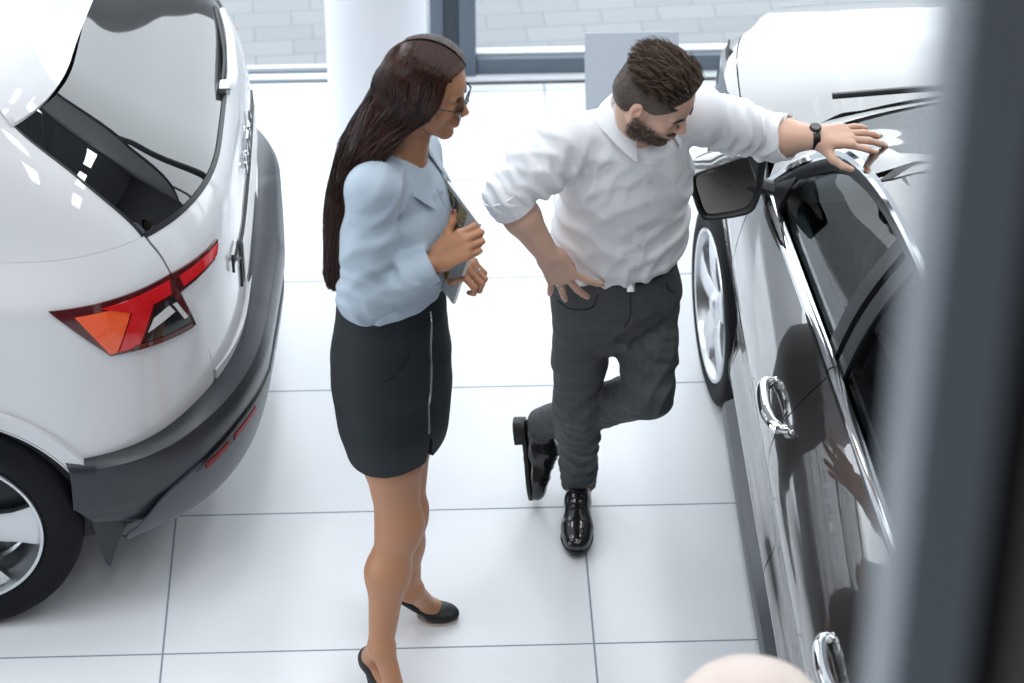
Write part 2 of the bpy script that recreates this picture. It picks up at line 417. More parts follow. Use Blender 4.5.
# reflector recess and red reflector
s = np.linspace(.165, .285, 24); f = .074*np.clip(1-s/.40, 0, 1)**.6+.010
zc = pchip([.165, .22, .285], [.478, .470, .432])(s); h = .028*np.sin(np.linspace(.12, PI-.25, 24))**.6
P = np.stack([suv(s, zc-h+2*h*k, f*1.0+.009) for k in np.linspace(0, 1, 6)], 1)
panel('reflector_recess', P, M['black_plastic'], sv, .006)
for a, b in ((.205, .24), (.248, .275)):
    s = np.linspace(a, b, 12); f = .074*np.clip(1-s/.40, 0, 1)**.6+.010; zc = pchip([.165, .22, .285], [.478, .470, .432])(s)
    P = np.stack([suv(s, zc-.010+.019*k, f+.011) for k in np.linspace(0, 1, 4)], 1)
    panel('reflector', P, M['reflector'], sv, .004)
# wheel-arch lips (dark edge inside a painted lip)
def arch_strip(r0, r1, o0, o1, a0=8, a1=172):
    a = np.radians(np.linspace(a0, a1, 50)); rows = []
    for k in np.linspace(0, 1, 5):
        r = r0+(r1-r0)*k; x = WX+r*np.cos(a); z = WZ+r*np.sin(a)
        hw = suv_hw(z); y = SUV_YC-hw-(o0+(o1-o0)*k)
        t = np.clip((x-(-.97))/.45, 0, 1); y = y+.10*t**2.0
        rows.append(np.stack([x, y, z], -1))
    return np.stack(rows, 1)
panel('wheel_arch_lip', arch_strip(.372, .425, .002, .014), M['white_paint'], sv, .02)
P = arch_strip(.36, .378, -.05, .004); panel('arch_liner', P, M['black_plastic'], sv, .05)
# doors, sills and the front end
P = sp(.5475, .635, .36, 1.0985, 40, 20); panel('rear_door', P, M['white_paint'], sv)
P = sp(.6375, .745, .36, 1.0985, 40, 20); panel('front_door', P, M['white_paint'], sv)
P = sp(.7475, 1.0, .62, .985, 60, 12); fe = MB().shell(whole(P[::-1]), .012, flip=True).build('front_fender', M['white_paint'], sv)
P = sp(.7475, 1.0, .30, .615, 60, 8, .01); MB().shell(whole(P[::-1]), .012, flip=True).build('front_bumper', M['clad'], sv)
P = sp(.53, .7475, .24, .355, 50, 6, .004); panel('sill', P, M['clad'], sv)
u = np.linspace(0, 1, 30)[:, None]; v = np.linspace(-1, 1, 30)[None, :]
hx = -3.25-1.0*u*(1-.10*v*v); hy = SUV_YC+v*(.80-.05*u); hz = 1.085-.11*u**2-.03*v*v-.03*u*v*v
MB().shell(np.stack([hx+0*v, hy+0*u, hz], -1), .012).build('hood', M['white_paint'], sv)
# glasshouse
P = sp(0, lambda v: .2935+.016*v, 1.1005, 1.385, 50, 24, -.002)
MB().grid(whole(P)).build('rear_window', M['car_glass'], sv)
P = sp(lambda v: .430+.02*v, .74, 1.1, 1.41, 70, 14, -.004); 
for q in (P, mirY(P)): MB().grid(q).build('side_window', M['car_glass'], sv)
P = sp(.74, 1.0, 1.07, 1.45, 60, 14, -.004); MB().grid(whole(P[::-1])).build('windscreen', M['car_glass'], sv)
for a in (.535, .635):
    P = sp(a, a+.02, 1.10, 1.44, 6, 14, .002); panel('door_pillar', P, M['black_plastic'], sv, .02)
# slim black band along the glass foot
P = sp(0, .292, 1.094, 1.106, 50, 3, .0012); MB().shell(whole(P), .004).build('glass_seal', M['black_plastic'], sv)
P = sp(lambda v: .2925+.0165*v, lambda v: .2955+.0165*v, 1.10, 1.385, 4, 24, .0015); panel('glass_edge', P, M['black_plastic'], sv, .004)
# roof and spoiler
def roofcap(z0, s0, s1, shrink_to, nu, nv, crown=.055):
    s = np.linspace(s0, s1, nu); base = suv(s, z0+0*s); k = np.linspace(0, shrink_to, nv)
    P = np.zeros((nu, nv, 3))
    for j, q in enumerate(k):
        Y = SUV_YC+(base[:, 1]-SUV_YC)*(1-q)
        X = base[:, 0]+(-1.75-base[:, 0])*.18*q*0
        P[:, j] = np.stack([base[:, 0]-.0*q+0*X, Y, base[:, 2]+crown*(1-(1-q)**2)], -1)
    return P
u = np.linspace(0, 1, 60)[:, None]; v = np.linspace(-1, 1, 50)[None, :]
xs = -1.16-1.35*u; hwf = .615-.05*np.clip((u-.6)/.4, 0, 1)
P = np.stack([xs+0*v, SUV_YC+v*hwf, 1.462+.055*(1-np.abs(v)**2.4)-.05*np.clip((u-.7)/.3, 0, 1)**2-.006*(1-u)], -1)
MB().shell(P, .015).build('roof', M['white_paint'], sv)
P = sp(.3155, .76, 1.425, 1.468, 60, 6, .004); panel('roof_rail_panel', P, M['white_paint'], sv)
# spoiler: upper skin from the roof to the trailing lip, side cheek, underside lip
s = np.linspace(0, .3145, 60)
lip = suv(s, 1.388+.016*np.sin(PI*s/.3145), .014*np.clip(1-s/.33, 0, 1)**.5+.003)
mid = suv(s, 1.425+0*s, .012*np.clip(1-s/.33, 0, 1)**.5+.004)
up = suv(s, 1.462+0*s, 0); up[:, 2] += .012*(1-(s/.3145)**2)
inn = up.copy(); inn[:, 0] = np.minimum(up[:, 0]-.12, -1.157); inn[:, 1] = SUV_YC+(up[:, 1]-SUV_YC)*1.0; inn[:, 2] = 1.462+.055*(1-np.abs((up[:, 1]-SUV_YC)/.615)**2.4)-.006
low = suv(s, 1.380+.016*np.sin(PI*s/.3145), .002)
rows = [low, low*.5+lip*.5, lip, lip*.6+mid*.4, mid, mid*.5+up*.5, up, up*.6+inn*.4, up*.3+inn*.7, inn]
P = np.stack(rows, 1)
MB().shell(whole(P), .010).build('roof_spoiler', M['white_paint'], sv)
# tail lamps
def lq(pts, off, nu=14, nv=10):
    """Lamp piece from four (s, z) corners: a b (low edge), d c (top edge)."""
    a, b, c, d = [np.array(q) for q in pts]; u = np.linspace(0, 1, nu)[:, None, None]; v = np.linspace(0, 1, nv)[None, :, None]
    q = (a*(1-u)+b*u)*(1-v)+(d*(1-u)+c*u)*v
    return suv(q[..., 0], q[..., 1], off)
for mir in (False, True):
    tl = None
    def lamp(name, pts, off, m, th, parent):
        P = lq(pts, off); P = mirY(P) if mir else P
        return MB().shell(P, th, flip=not mir).build(name, m, parent)
    tl = lamp('tail_lamp', [(.258, .822), (.342, .850), (.384, .996), (.2795, .999)], .005, M['tail_dark'], .02, sv)
    lamp('orange_reflection', [(.337, .857), (.343, .857), (.366, .975), (.318, .975)], .0075, M['tail_reflection'], .004, tl)
    lamp('red_light_bar', [(.318, .857), (.336, .857), (.317, .972), (.297, .972)], .0085, M['tail_red'], .004, tl)
    lamp('red_light_bar', [(.282, .955), (.3185, .950), (.345, .985), (.282, .990)], .009, M['tail_red'], .004, tl)
    lamp('smoked_lens', [(.262, .838), (.314, .852), (.299, .935), (.281, .947)], .0075, M['tail_black'], .003, tl)
    lamp('reversing_lens', [(.281, .905), (.309, .885), (.302, .915), (.286, .928)], .0095, M['tail_clear'], .003, tl)
    lamp('clear_lens', [(.268, .868), (.272, .868), (.282, .925), (.278, .925)], .0095, M['tail_clear'], .003, tl)
    lamp('lower_red_strip', [(.263, .826), (.325, .848), (.322, .862), (.264, .842)], .009, M['tail_dark'], .003, tl)
    t2_ = lamp('tailgate_lamp', [(.225, .946), (.2715, .942), (.2775, .999), (.216, .984)], .006, M['tail_dark'], .018, tg)
    lamp('red_light_bar', [(.222, .955), (.268, .954), (.271, .985), (.218, .978)], .0085, M['tail_red'], .003, t2_)
# number plate with its dark holder, letters on the tailgate, rear wiper
sq = np.linspace(0, .172, 20)
P = np.stack([suv(sq, .735+.135*k+0*sq, .006) for k in np.linspace(0, 1, 5)], 1); MB().shell(whole(P), .008).build('plate_holder', M['black_plastic'], tg)
P = np.stack([suv(sq*.97, .742+.121*k+0*sq, .010) for k in np.linspace(0, 1, 5)], 1); MB().shell(whole(P), .003).build('number_plate', mat('plate_white', (.80, .80, .80), .35), tg)
def badge(strokes, s0, sc, z0, zc, r):
    mb = MB()
    for (a, b) in strokes:
        pts = [suv(np.array(s0-sc*(a[0]*(1-t)+b[0]*t)), np.array(z0+zc*(a[1]*(1-t)+b[1]*t)), .007) for t in np.linspace(0, 1, 5)]
        mb.tube(pts, r, 6)
    return mb
K = [((0, 0), (0, 1)), ((0, .45), (1, 1)), ((.2, .55), (1, 0))]
badge(K, .196, .017, .845, .050, .0042).build('badge_letter', M['black_plastic'], tg)
SK = [[((1, 1), (0, .95)), ((0, .95), (0, .55)), ((0, .55), (1, .45)), ((1, .45), (1, .05)), ((1, .05), (0, 0)), ((.3, 1.2), (.5, 1.1)), ((.5, 1.1), (.7, 1.2))], K,
      [((0, 0), (0, 1)), ((0, 1), (1, 1)), ((1, 1), (1, 0)), ((1, 0), (0, 0))], [((0, 0), (0, 1)), ((0, 1), (.7, 1)), ((.7, 1), (1, .5)), ((1, .5), (.7, 0)), ((.7, 0), (0, 0))],
      [((0, 0), (.5, 1)), ((.5, 1), (1, 0)), ((.25, .4), (.75, .4))]]
for i, st in enumerate(SK):
    badge(st, .0745-.033*i if i < 3 else .0745-.033*i, .022, .925, .032, .0035).build('badge_letter', M['chrome'], tg)
wp = np.array(suv(np.array(0.), np.array(1.108), .012)); wq = np.array([wp + d for d in [(0, 0, 0), (.012, .03, .012), (.006, .14, .018), (-.006, .26, .022), (-.03, .38, .03)]])
wi = MB().tube(crv(wq, 20), list(np.linspace(.016, .008, 20)), 8, flat=((0, 0, 1.), .7)).build('rear_wiper', M['white_frame'], sv)
MB().box(wp-(.02, .028, .008), wp+(.012, .022, .016), .007).build('wiper_cap', M['alloy'], wi)
MB().tube(crv([wp+(-.012, .02, .004), wp+(-.016, .18, .012), wp+(-.05, .40, .025)], 16), .007, 6).build('wiper_blade', M['black_plastic'], wi)
# cabin
MB().box((-1.02, SUV_YC-.66, .93), (-.62, SUV_YC+.66, .955), .01).build('parcel_shelf', M['cabin'], sv)
MB().box((-3.6, SUV_YC-.72, .30), (-.66, SUV_YC+.72, .36), .01).build('cabin_floor', M['cabin'], sv)
for y in (-.42, 0, .42):
    st = MB().box((-1.22, SUV_YC+y-.2, .45), (-1.06, SUV_YC+y+.2, 1.05), .05).build('rear_seat', M['cabin_grey'], sv)
    MB().box((-1.20, SUV_YC+y-.11, 1.08), (-1.10, SUV_YC+y+.11, 1.21), .035).build('headrest', M['cabin_grey'], st)
for y in (-.36, .36):
    st = MB().box((-2.35, SUV_YC+y-.24, .45), (-2.18, SUV_YC+y+.24, 1.08), .05).build('front_seat', M['cabin_grey'], sv)
    MB().box((-2.33, SUV_YC+y-.12, 1.12), (-2.23, SUV_YC+y+.12, 1.28), .035).build('headrest', M['cabin_grey'], st)
# mud flaps
for mir in (False, True):
    pts = np.array([(-.915, 5.575, .46), (-.86, 5.58, .42), (-.800, 5.60, .285), (-.822, 5.60, .24), (-.857, 5.59, .145), (-.868, 5.588, .16)])
    if mir: pts[:, 1] = 2*SUV_YC-pts[:, 1]
    MB().prism(pts, (-.02, .20 if not mir else -.20, 0)).build('mud_flap', M['clad'], sv, smooth=False)
# wheels
def wheel(c, R, W, out, n_spoke, rot, parent, rim_m, steer=0., disc=True, rim_ratio=.70, spoke_w=.055):
    """c centre of the outer face, out = (x, y) outward direction."""
    o3 = np.array([out[0], out[1], 0.]); up3 = np.array([0, 0, 1.]); sd = np.cross(up3, o3); B = np.stack([sd, up3, o3], 1)
    rr = R*rim_ratio
    wh = bpy.data.objects.new('wheel', None); COL.objects.link(wh)
    prof = [(rr*.98, -.03), (rr, -.004), (rr*1.03, .004), (R*.86, .010), (R*.95, .002), (R*.985, -.016), (R, -.035), (R, -W+.035), (R*.985, -W+.016), (R*.9, -W), (rr, -W+.01), (rr*.98, -W+.03)]
    ty = MB().lathe(prof, c, n=72, R=B)
    for g in (-.07, -.11, -.15):
        if -g < W-.04: ty.lathe([(R+.001, g+.004), (R-.004, g+.002), (R-.004, g-.002), (R+.001, g-.004)], c, n=72, R=B)
    t_ = ty.build('tyre', M['rubber'], None, sharp=50)
    rim = MB().lathe([(rr*1.012, .003), (rr*1.0, .008), (rr*.965, .006), (rr*.94, -.012), (rr*.90, -.03), (rr*.87, -.10), (rr*.87, -W+.03), (rr, -W+.012)], c, n=72, R=B)
    for k in range(n_spoke):
        a = rot+2*PI*k/n_spoke; e1 = np.array([math.cos(a), math.sin(a), 0]); e2 = np.array([-math.sin(a), math.cos(a), 0])
        prof2 = []
        U = []
        for q, wdt, h in [(.10, .62, -.020), (.22, .72, -.012), (.45, .78, -.002), (.70, .90, .000), (.88, 1.12, -.002), (.955, 1.35, -.010)]:
            row = []
            for y_, hh in [(-1, -.022), (-1, -.004), (-.72, 0), (.72, 0), (1, -.004), (1, -.022)]:
                row.append(e1*rr*q+e2*spoke_w*wdt*y_+np.array([0, 0, h+hh]))
            U.append(row)
        U = np.array(U) @ B.T + c
        rim.grid(U)
    rim.lathe([(0, .0), (.030, .0), (.034, -.004), (.052, -.008), (.075, -.022), (.075, -.05)], c, n=32, R=B)
    r_ = rim.build('alloy_rim', rim_m, None, sharp=40)
    d_ = MB().lathe([(.05, -.075), (rr*.70, -.075), (rr*.70, -.095), (.05, -.095)], c, n=48, R=B)
    d_.lathe([(0, -.03), (.07, -.03), (.075, -.08), (rr*.85, -.12), (0, -.12)], c, n=32, R=B)
    b_ = d_.build('brake_disc', M['steel'], None)
    wh.location = tuple(c); put_under(wh, parent)
    for q in (t_, r_, b_): put_under(q, wh)
    return wh
for x in (WX, -3.72):
    wheel(np.array([x, 5.522, .332]), .332, .21, (0, -1), 5, 0.05, sv, M['alloy'], rim_ratio=.70)
    wheel(np.array([x, 2*SUV_YC-5.522, .332]), .332, .21, (0, 1), 5, 0.4, sv, M['alloy'], rim_ratio=.725)
MB().box((-3.9, 5.80, .24), (-.62, 7.04, .34), .03).build('underbody', M['black_plastic'], sv)
# ------------------------------------------------------------------ dark car on the right (long axis Y, nose at +Y)
M['dark_paint'] = mat('dark_brown_metallic_paint', (.022, .019, .019), .28, .3, coat=1., coat_rough=.012, coat_ior=2.1)
M['sill_trim'] = mat('sill_plastic', (.05, .058, .07), .35)
M['window_glass'] = thin_glass('window_glass', (.62, .68, .68), 1., 1.28)
M['windscreen'] = thin_glass('windscreen_glass', (.30, .34, .34), 1., 1.75)
M['interior_grey'] = mat('interior_grey_blue', (.22, .27, .31), .42)
M['interior_dark'] = mat('interior_dark', (.014, .015, .017), .5)
M['mirror_glass'] = mat('mirror_glass', (.34, .31, .29), .01, 1.)  # brownish tint paints in the dark room the mirror would reflect
M['head_glass'] = mat('headlamp_lens', (.72, .76, .80), .12, .3, coat=1.)
SX = 1.675
sd = thing('car', 'glossy dark brown car at the right with a chrome window strip and door mirror', 'car', (SX, 5.2, 0))
sd_x0 = pchip([2.95, 3.05, 3.2, 3.6, 4.2, 5.0, 6.0, 6.6, 6.9, 7.1, 7.25, 7.38], [1.10, .98, .90, .845, .822, .815, .815, .820, .835, .862, .905, .97])
sd_in = pchip([.13, .17, .20, .25, .34, .44, .52, .59, .66, .72, .745, .765], [.05, .036, .034, .028, .013, .036, .030, .017, .008, .005, .008, .012])
sd_belt = pchip([3.0, 4.0, 4.7, 5.27, 5.74, 6.0, 6.3, 7.3], [.22, .19, .163, .131, .098, .080, .070, .060])   # inset reached at z = .965
def sdx(Y, z):
    """x of the left flank."""
    Y = np.asarray(Y, float); z = np.asarray(z, float)
    t = np.clip((z-.765)/(.965-.765), 0, 1.3)
    sh = (sd_belt(Y)-.012)*(.35*t+.65*t**1.6)
    return sd_x0(Y)+sd_in(np.minimum(z, .765))+sh
def mirX(P): Q = np.array(P); Q[..., 0] = 2*SX-Q[..., 0]; return Q
def fl_(Y0, Y1, z0, z1, nu=50, nv=30, off=0.):
    """Flank panel: Y0, Y1 functions of z-fraction or numbers; z0, z1 functions of Y or numbers."""
    u = np.linspace(0, 1, nu)[:, None]; v = np.linspace(0, 1, nv)[None, :]
    g = lambda f, q: f(q) if callable(f) else f+0*q
    a, b = g(Y0, v), g(Y1, v); Y = a+(b-a)*u; za, zb = g(z0, Y), g(z1, Y); z = za+(zb-za)*v
    return np.stack([sdx(Y, z)-off, Y, z], -1)
def cpanel(name, P, m, parent, th=.012, both=True, flip=False):
    a = MB().shell(P, th, flip=flip).build(name, m, parent)
    b = MB().shell(mirX(P), th, flip=not flip).build(name, m, parent) if both else None
    return a, b
FW, RW, TR, AR2 = 6.50, 3.97, .305, .340
def arch2(Y, r=AR2):
    return np.maximum(TR+np.sqrt(np.maximum(r*r-(Y-FW)**2, 0))*(np.abs(Y-FW) < r), TR+np.sqrt(np.maximum(r*r-(Y-RW)**2, 0))*(np.abs(Y-RW) < r))
low2 = lambda Y: np.maximum(.205+0*Y, np.where((np.abs(Y-FW) < AR2) | (np.abs(Y-RW) < AR2), arch2(Y), .205))
# the waist line where flank meets glass
bz = pchip([3.0, 4.0, 4.7, 5.3, 6.0, 6.2], [.985, .982, .975, .968, .955, .945])
bseam = lambda v: 5.262+.02*np.sin(v*PI)+.03*np.clip((.25-v)/.25, 0, 1)
# front door, rear door, fender, quarter
cpanel('front_door_panel', fl_(lambda v: bseam(v)+.0025, 6.132, .208, bz, 60, 60), M['dark_paint'], sd, flip=True)
cpanel('rear_door_panel', fl_(4.30, lambda v: bseam(v)-.0025, .208, bz, 60, 60), M['dark_paint'], sd, flip=True)
P = fl_(6.137, 7.20, low2, lambda Y: .875-.12*np.clip((Y-6.6)/.6, 0, 1)**2, 110, 40); cpanel('front_fender', P, M['dark_paint'], sd, flip=True)
P = fl_(3.05, 4.295, low2, bz, 90, 40); cpanel('quarter_panel', P, M['dark_paint'], sd, flip=True)
P = fl_(3.1, 7.1, lambda Y: np.maximum(low2(Y)+.012, .22), .84, 150, 24, -.016); cpanel('inner_shell', P, M['dark'], sd, .006)
u = np.linspace(4.31, 6.16, 60); P = np.stack([np.stack([sd_x0(u)+i_, u, z_+0*u], -1) for i_, z_ in ((.05, .11), (.008, .13), (.001, .16), (.001, .195), (.006, .212), (.034, .226))], 1); cpanel('sill_trim', P, M['sill_trim'], sd, .02, flip=True)
MB().box((.95, 3.2, .14), (2.4, 7.3, .24), .02).build('underbody', M['black_plastic'], sd)
def arch_ring(Yc, r0, r1, o0, o1):
    a = np.radians(np.linspace(-12, 192, 60)); rows = []
    for k in np.linspace(0, 1, 4):
        r = r0+(r1-r0)*k; Y = Yc+r*np.cos(a); z = np.maximum(TR+r*np.sin(a), .2); rows.append(np.stack([sdx(Y, z)-(o0+(o1-o0)*k), Y, z], -1))
    return np.stack(rows, 1)
for Yc in (FW, RW):
    cpanel('wheel_arch_lip', arch_ring(Yc, AR2-.012, AR2+.006, -.004, .004), M['dark_paint'], sd, .02)
    cpanel('arch_liner', arch_ring(Yc, AR2-.004, AR2-.002, -.16, -.01), M['black_plastic'], sd, .004, flip=True)
# hood
cow = pchip([0, .12, .4, .62, 1.], [6.40, 6.455, 6.53, 6.565, 6.60]); nos = pchip([0, .06, .2, .45, 1.], [7.18, 7.32, 7.47, 7.56, 7.60])
hz_ = pchip([6.3, 6.6, 6.9, 7.15, 7.35, 7.5, 7.56], [.955, .955, .92, .857, .805, .745, .69])
def hood_P(nu=60, nv=50):
    s = np.linspace(0, 1, nu)[:, None]; r = np.linspace(0, 1, nv)[None, :]
    Y = cow(s)*(1-r)+nos(s)*r
    xl = sd_x0(np.minimum(Y, 7.25))+.068
    x = xl+(SX-xl)*s
    z = hz_(Y)-.085*(1-s)**2.6*(1-.55*r) + .010*np.exp(-((s-.33)/.05)**2)*(1-r)
    return np.stack([x, Y, z], -1)
HP = hood_P(); MB().shell(np.concatenate([HP, mirX(HP)[::-1][1:]], 0), .012).build('hood', M['dark_paint'], sd)
# fender crown: from flank top up to the hood edge
hl = HP[0]; Yq = hl[:, 1]; zt = .875-.12*np.clip((Yq-6.6)/.6, 0, 1)**2
rows = [np.stack([sdx(Yq, zt), Yq, zt], -1)]
for k in (.25, .5, .75, 1.):
    a = rows[0]; b = hl+np.array([-.004, 0, -.002]); q = a+(b-a)*k; q[:, 2] += .006*math.sin(k*PI); rows.append(q)
cpanel('fender_crown', np.stack(rows, 1), M['dark_paint'], sd, .01, flip=True)
rows = []
Yq = np.linspace(6.12, 6.40, 12); 
P = np.stack([np.stack([sdx(Yq, .86+0*Yq)+(.895+.02*(Yq-6.12)/.28-sdx(Yq, .86+0*Yq))*k, Yq, .86+(.955-.86)*k+.004*math.sin(k*PI)+0*Yq], -1) for k in np.linspace(0, 1, 6)], 1)
cpanel('fender_corner', P, M['dark_paint'], sd, .01, flip=True)
# nose: bumper, grille, headlamps
q = np.linspace(0, 1, 70)
cx = pchip([0, .2, .34, .46, .56, .66, .8, 1.], [.862, .905, .955, 1.02, 1.12, 1.25, 1.45, SX]); cy = pchip([0, .2, .34, .46, .56, .66, .8, 1.], [7.10, 7.25, 7.36, 7.44, 7.50, 7.54, 7.57, 7.58])
def nose(z, inn): 
    x, y = cx(q), cy(q); return np.stack([x+(SX-x)*inn*.6, y-inn*.55, z+0*q], -1)
rows = [nose(.16, .16), nose(.22, .06), nose(.32, .01), nose(.45, 0), nose(.52, .0), nose(.575, .012)]
P = np.stack(rows, 1); MB().shell(np.concatenate([P, mirX(P)[::-1][1:]], 0), .012).build('front_bumper', M['dark_paint'], sd)
rows = [nose(.58, .02), nose(.63, .03), nose(.68, .05), nose(.70, .06)]
P = np.stack(rows, 1)[30:]; MB().shell(np.concatenate([P, mirX(P)[::-1][1:]], 0), .012).build('radiator_grille', M['black_plastic'], sd)
qa = np.linspace(0, .44, 30); x, y = cx(qa), cy(qa)
top = np.clip(.755-.09*(qa/.44)**1.2, .6, .85)
P = np.stack([np.stack([x+.012+.05*k, y-.005-.04*k, (.60+.02*np.sin(qa))*(1-k)+top*k], -1) for k in np.linspace(0, 1, 8)], 1)
hd_, _ = cpanel('headlamp', P, M['head_glass'], sd, .02)
P2 = np.stack([np.stack([x+.010+.05*k, y+.001-.04*k, .62*(1-k)+(top-.02)*k], -1) for k in (.55, .62, .7)], 1)[3:22]
MB().shell(P2, .004).build('lamp_strip', mat('lamp_amber', (.75, .55, .18), .2), hd_)
# rear end, simple
xr_ = np.linspace(-1, 1, 50)[:, None]; zz = np.linspace(0, 1, 16)[None, :]
P = np.stack([SX+xr_*(.80-.05*zz)+0*zz, 2.99+.16*np.abs(xr_)**3+.05*np.clip(zz-.4, 0, 1)+0*xr_, .22+.78*zz+0*xr_], -1)
MB().shell(P, .02).build('tailgate', M['dark_paint'], sd)
# rail line of the glasshouse (outer top edge of the door windows)
RAIL = crv([(.905, 6.15, .962), (.955, 6.0, 1.112), (1.018, 5.845, 1.240), (1.055, 5.725, 1.288), (1.092, 5.54, 1.320), (1.117, 5.30, 1.342), (1.135, 5.0, 1.352), (1.14, 4.6, 1.345), (1.13, 4.2, 1.30), (1.10, 3.9, 1.225), (1.06, 3.65, 1.11), (1.02, 3.5, .995)], 120)
def belt(Y, din=0., dz=0.): Y = np.asarray(Y, float); return np.stack([sdx(Y, bz(Y))+din, Y, bz(Y)+dz], -1)
# windscreen edge and roof
WS = crv([(.975, 6.36, .972), (1.03, 6.14, 1.08), (1.085, 5.93, 1.205), (1.13, 5.75, 1.30), (1.175, 5.60, 1.352)], 40)
ws_z = np.interp
u = np.linspace(0, 1, 40)[:, None]
base = np.stack([np.linspace(.985, SX, 40), cow(np.linspace(.06, 1, 40))+.015, .962+.012*np.linspace(0, 1, 40)], -1)
def wscreen(nu=40, nv=40):
    P = np.zeros((nu, nv, 3)); s = np.linspace(0, 1, nu)
    for j in range(nv):
        e = WS[j]; r = j/(nv-1); mid = np.array([SX, 6.52*(1-r)+5.50*r, .985+(1.392-.985)*(r**.86)])
        f = 1-(1-s)**2.0
        P[:, j] = e+(mid-e)*np.stack([s, f, f], -1)
    return P
P = wscreen(); MB().grid(np.concatenate([P, mirX(P)[::-1][1:]], 0)).build('windscreen', M['windscreen'], sd)
# black cowl strip between hood and glass, and the frit band
hb = HP[:, 0]; wb = P[:, 0]
C1 = np.stack([hb+(0, .012, -.03), hb*.5+np.stack([np.interp(np.linspace(0, 1, 60), np.linspace(0, 1, 40), wb[:, i]) for i in range(3)], 1)*.5+(0, 0, -.022),
               np.stack([np.interp(np.linspace(0, 1, 60), np.linspace(0, 1, 40), wb[:, i]) for i in range(3)], 1)+(0, -.012, .003)], 1)
MB().shell(np.concatenate([C1, mirX(C1)[::-1][1:]], 0), .006, flip=True).build('cowl', M['black_plastic'], sd)
for x0_, x1_, y0_ in ((1.12, 1.72, 6.555), (1.72, 2.3, 6.57)):
    MB().tube(crv([(x0_, y0_-.03, .985), ((x0_+x1_)/2, y0_-.01, .992), (x1_, y0_-.01, .988)], 12), .009, 6).build('wiper', M['black_plastic'], sd)
# A pillar / roof side panel between the rail and the windscreen / roof skin
ti = np.concatenate([np.linspace(0, .42, 46)])
def along(C, t):
    s = np.concatenate([[0], np.cumsum(np.linalg.norm(np.diff(C, axis=0), axis=1))]); s /= s[-1]
    return np.stack([np.interp(t, s, C[:, i]) for i in range(3)], -1)
RA = RAIL[RAIL[:, 1] > 5.60]; A = along(RA, np.linspace(0, 1, 40)); Bq = along(WS, np.linspace(0, 1, 40))
rows = [A]+[A+(Bq-A)*k+np.array([-.4, 0, .6])*.014*math.sin(k*PI)*np.sin(PI*np.linspace(0, 1, 40))[:, None] for k in (.2, .4, .6, .8)]+[Bq]
cpanel('windscreen_pillar', np.stack(rows, 1), M['dark_paint'], sd, .014)
RB = RAIL[RAIL[:, 1] <= 5.61]; nb = 60; A = along(RB, np.linspace(0, 1, nb))
def roofz(x, Y): return np.interp(Y, [3.0, 3.5, 3.9, 4.3, 4.8, 5.2, 5.55, 5.7], [1.02, 1.13, 1.25, 1.335, 1.385, 1.397, 1.388, 1.372])-.03*(abs(x-SX)/.5)**2
rows = []
for k in np.linspace(0, 1, 24):
    x = A[:, 0]+(SX-A[:, 0])*k; Y = A[:, 1]; Y = Y-(.105*(1-(1-k)**2))*(Y > 5.0)*np.clip((Y-5.0)/.6, 0, 1)
    zt = roofz(x, Y); w = np.clip(k/.22, 0, 1); w = w*w*(3-2*w); z = A[:, 2]*(1-w)+zt*w+.012*math.sin(min(1, k/.22)*PI)
    rows.append(np.stack([x, Y, z], -1))
P = np.stack(rows, 1); MB().shell(np.concatenate([P, mirX(P)[:, ::-1][:, 1:]], 1), .012).build('roof', M['dark_paint'], sd)
hs = np.linspace(0, 1, 40); W_ = wscreen()[:, -1]; RF = along(P[0], hs)
hdr = np.stack([W_+(0, .004, -.004), W_+(0, -.006, .006), W_*.5+RF*.5+(0, 0, .008), RF+(0, -.02, .004)], 1)
MB().shell(np.concatenate([hdr, mirX(hdr)[::-1][1:]], 0), .01, flip=True).build('roof_header', M['dark_paint'], sd)
# door frames: black inner frame, chrome upper line, chrome waist strip
def offset_in(C, din, dz): return C+np.array([din, 0, dz])
R1 = RAIL[(RAIL[:, 1] > 3.6)]
def down(C, d):       # towards the window opening, in the plane of the glass
    T = np.gradient(C, axis=0); T /= np.linalg.norm(T, axis=1)[:, None]
    n = np.cross(T, np.array([-.9, 0, .35])); n /= np.linalg.norm(n, axis=1)[:, None]
    s = np.sign(np.mean(n[:, 2])) or 1
    return C-n*s*d
rows = [down(R1, -.004)+(.000, 0, 0), down(R1, .006)-(.006, 0, -.003), down(R1, .020)-(.004, 0, -.002), down(R1, .024)]
cpanel('roof_chrome_line', np.stack(rows, 1), M['chrome'], sd, .008, flip=True)
rows = [down(R1, .0245), down(R1, .035), down(R1, .055)+(.012, 0, -.004), down(R1, .062)+(.03, 0, -.006)]
cpanel('window_frame', np.stack(rows, 1), M['black_plastic'], sd, .02, flip=True)
def waist(Ya, Yb, name, parent):
    Y = np.linspace(Ya, Yb, 50); b = belt(Y); rows = []
    for (dx, dz) in [(.000, -.004), (-.003, .004), (.001, .014), (.008, .019), (.015, .019), (.018, .012)]: rows.append(b+np.array([dx, 0, dz]))
    return cpanel(name, np.stack(rows, 1), M['chrome'], parent, .006, flip=False)
waist(5.265, 6.12, 'waist_chrome_strip', sd); waist(3.75, 5.259, 'waist_chrome_strip', sd)
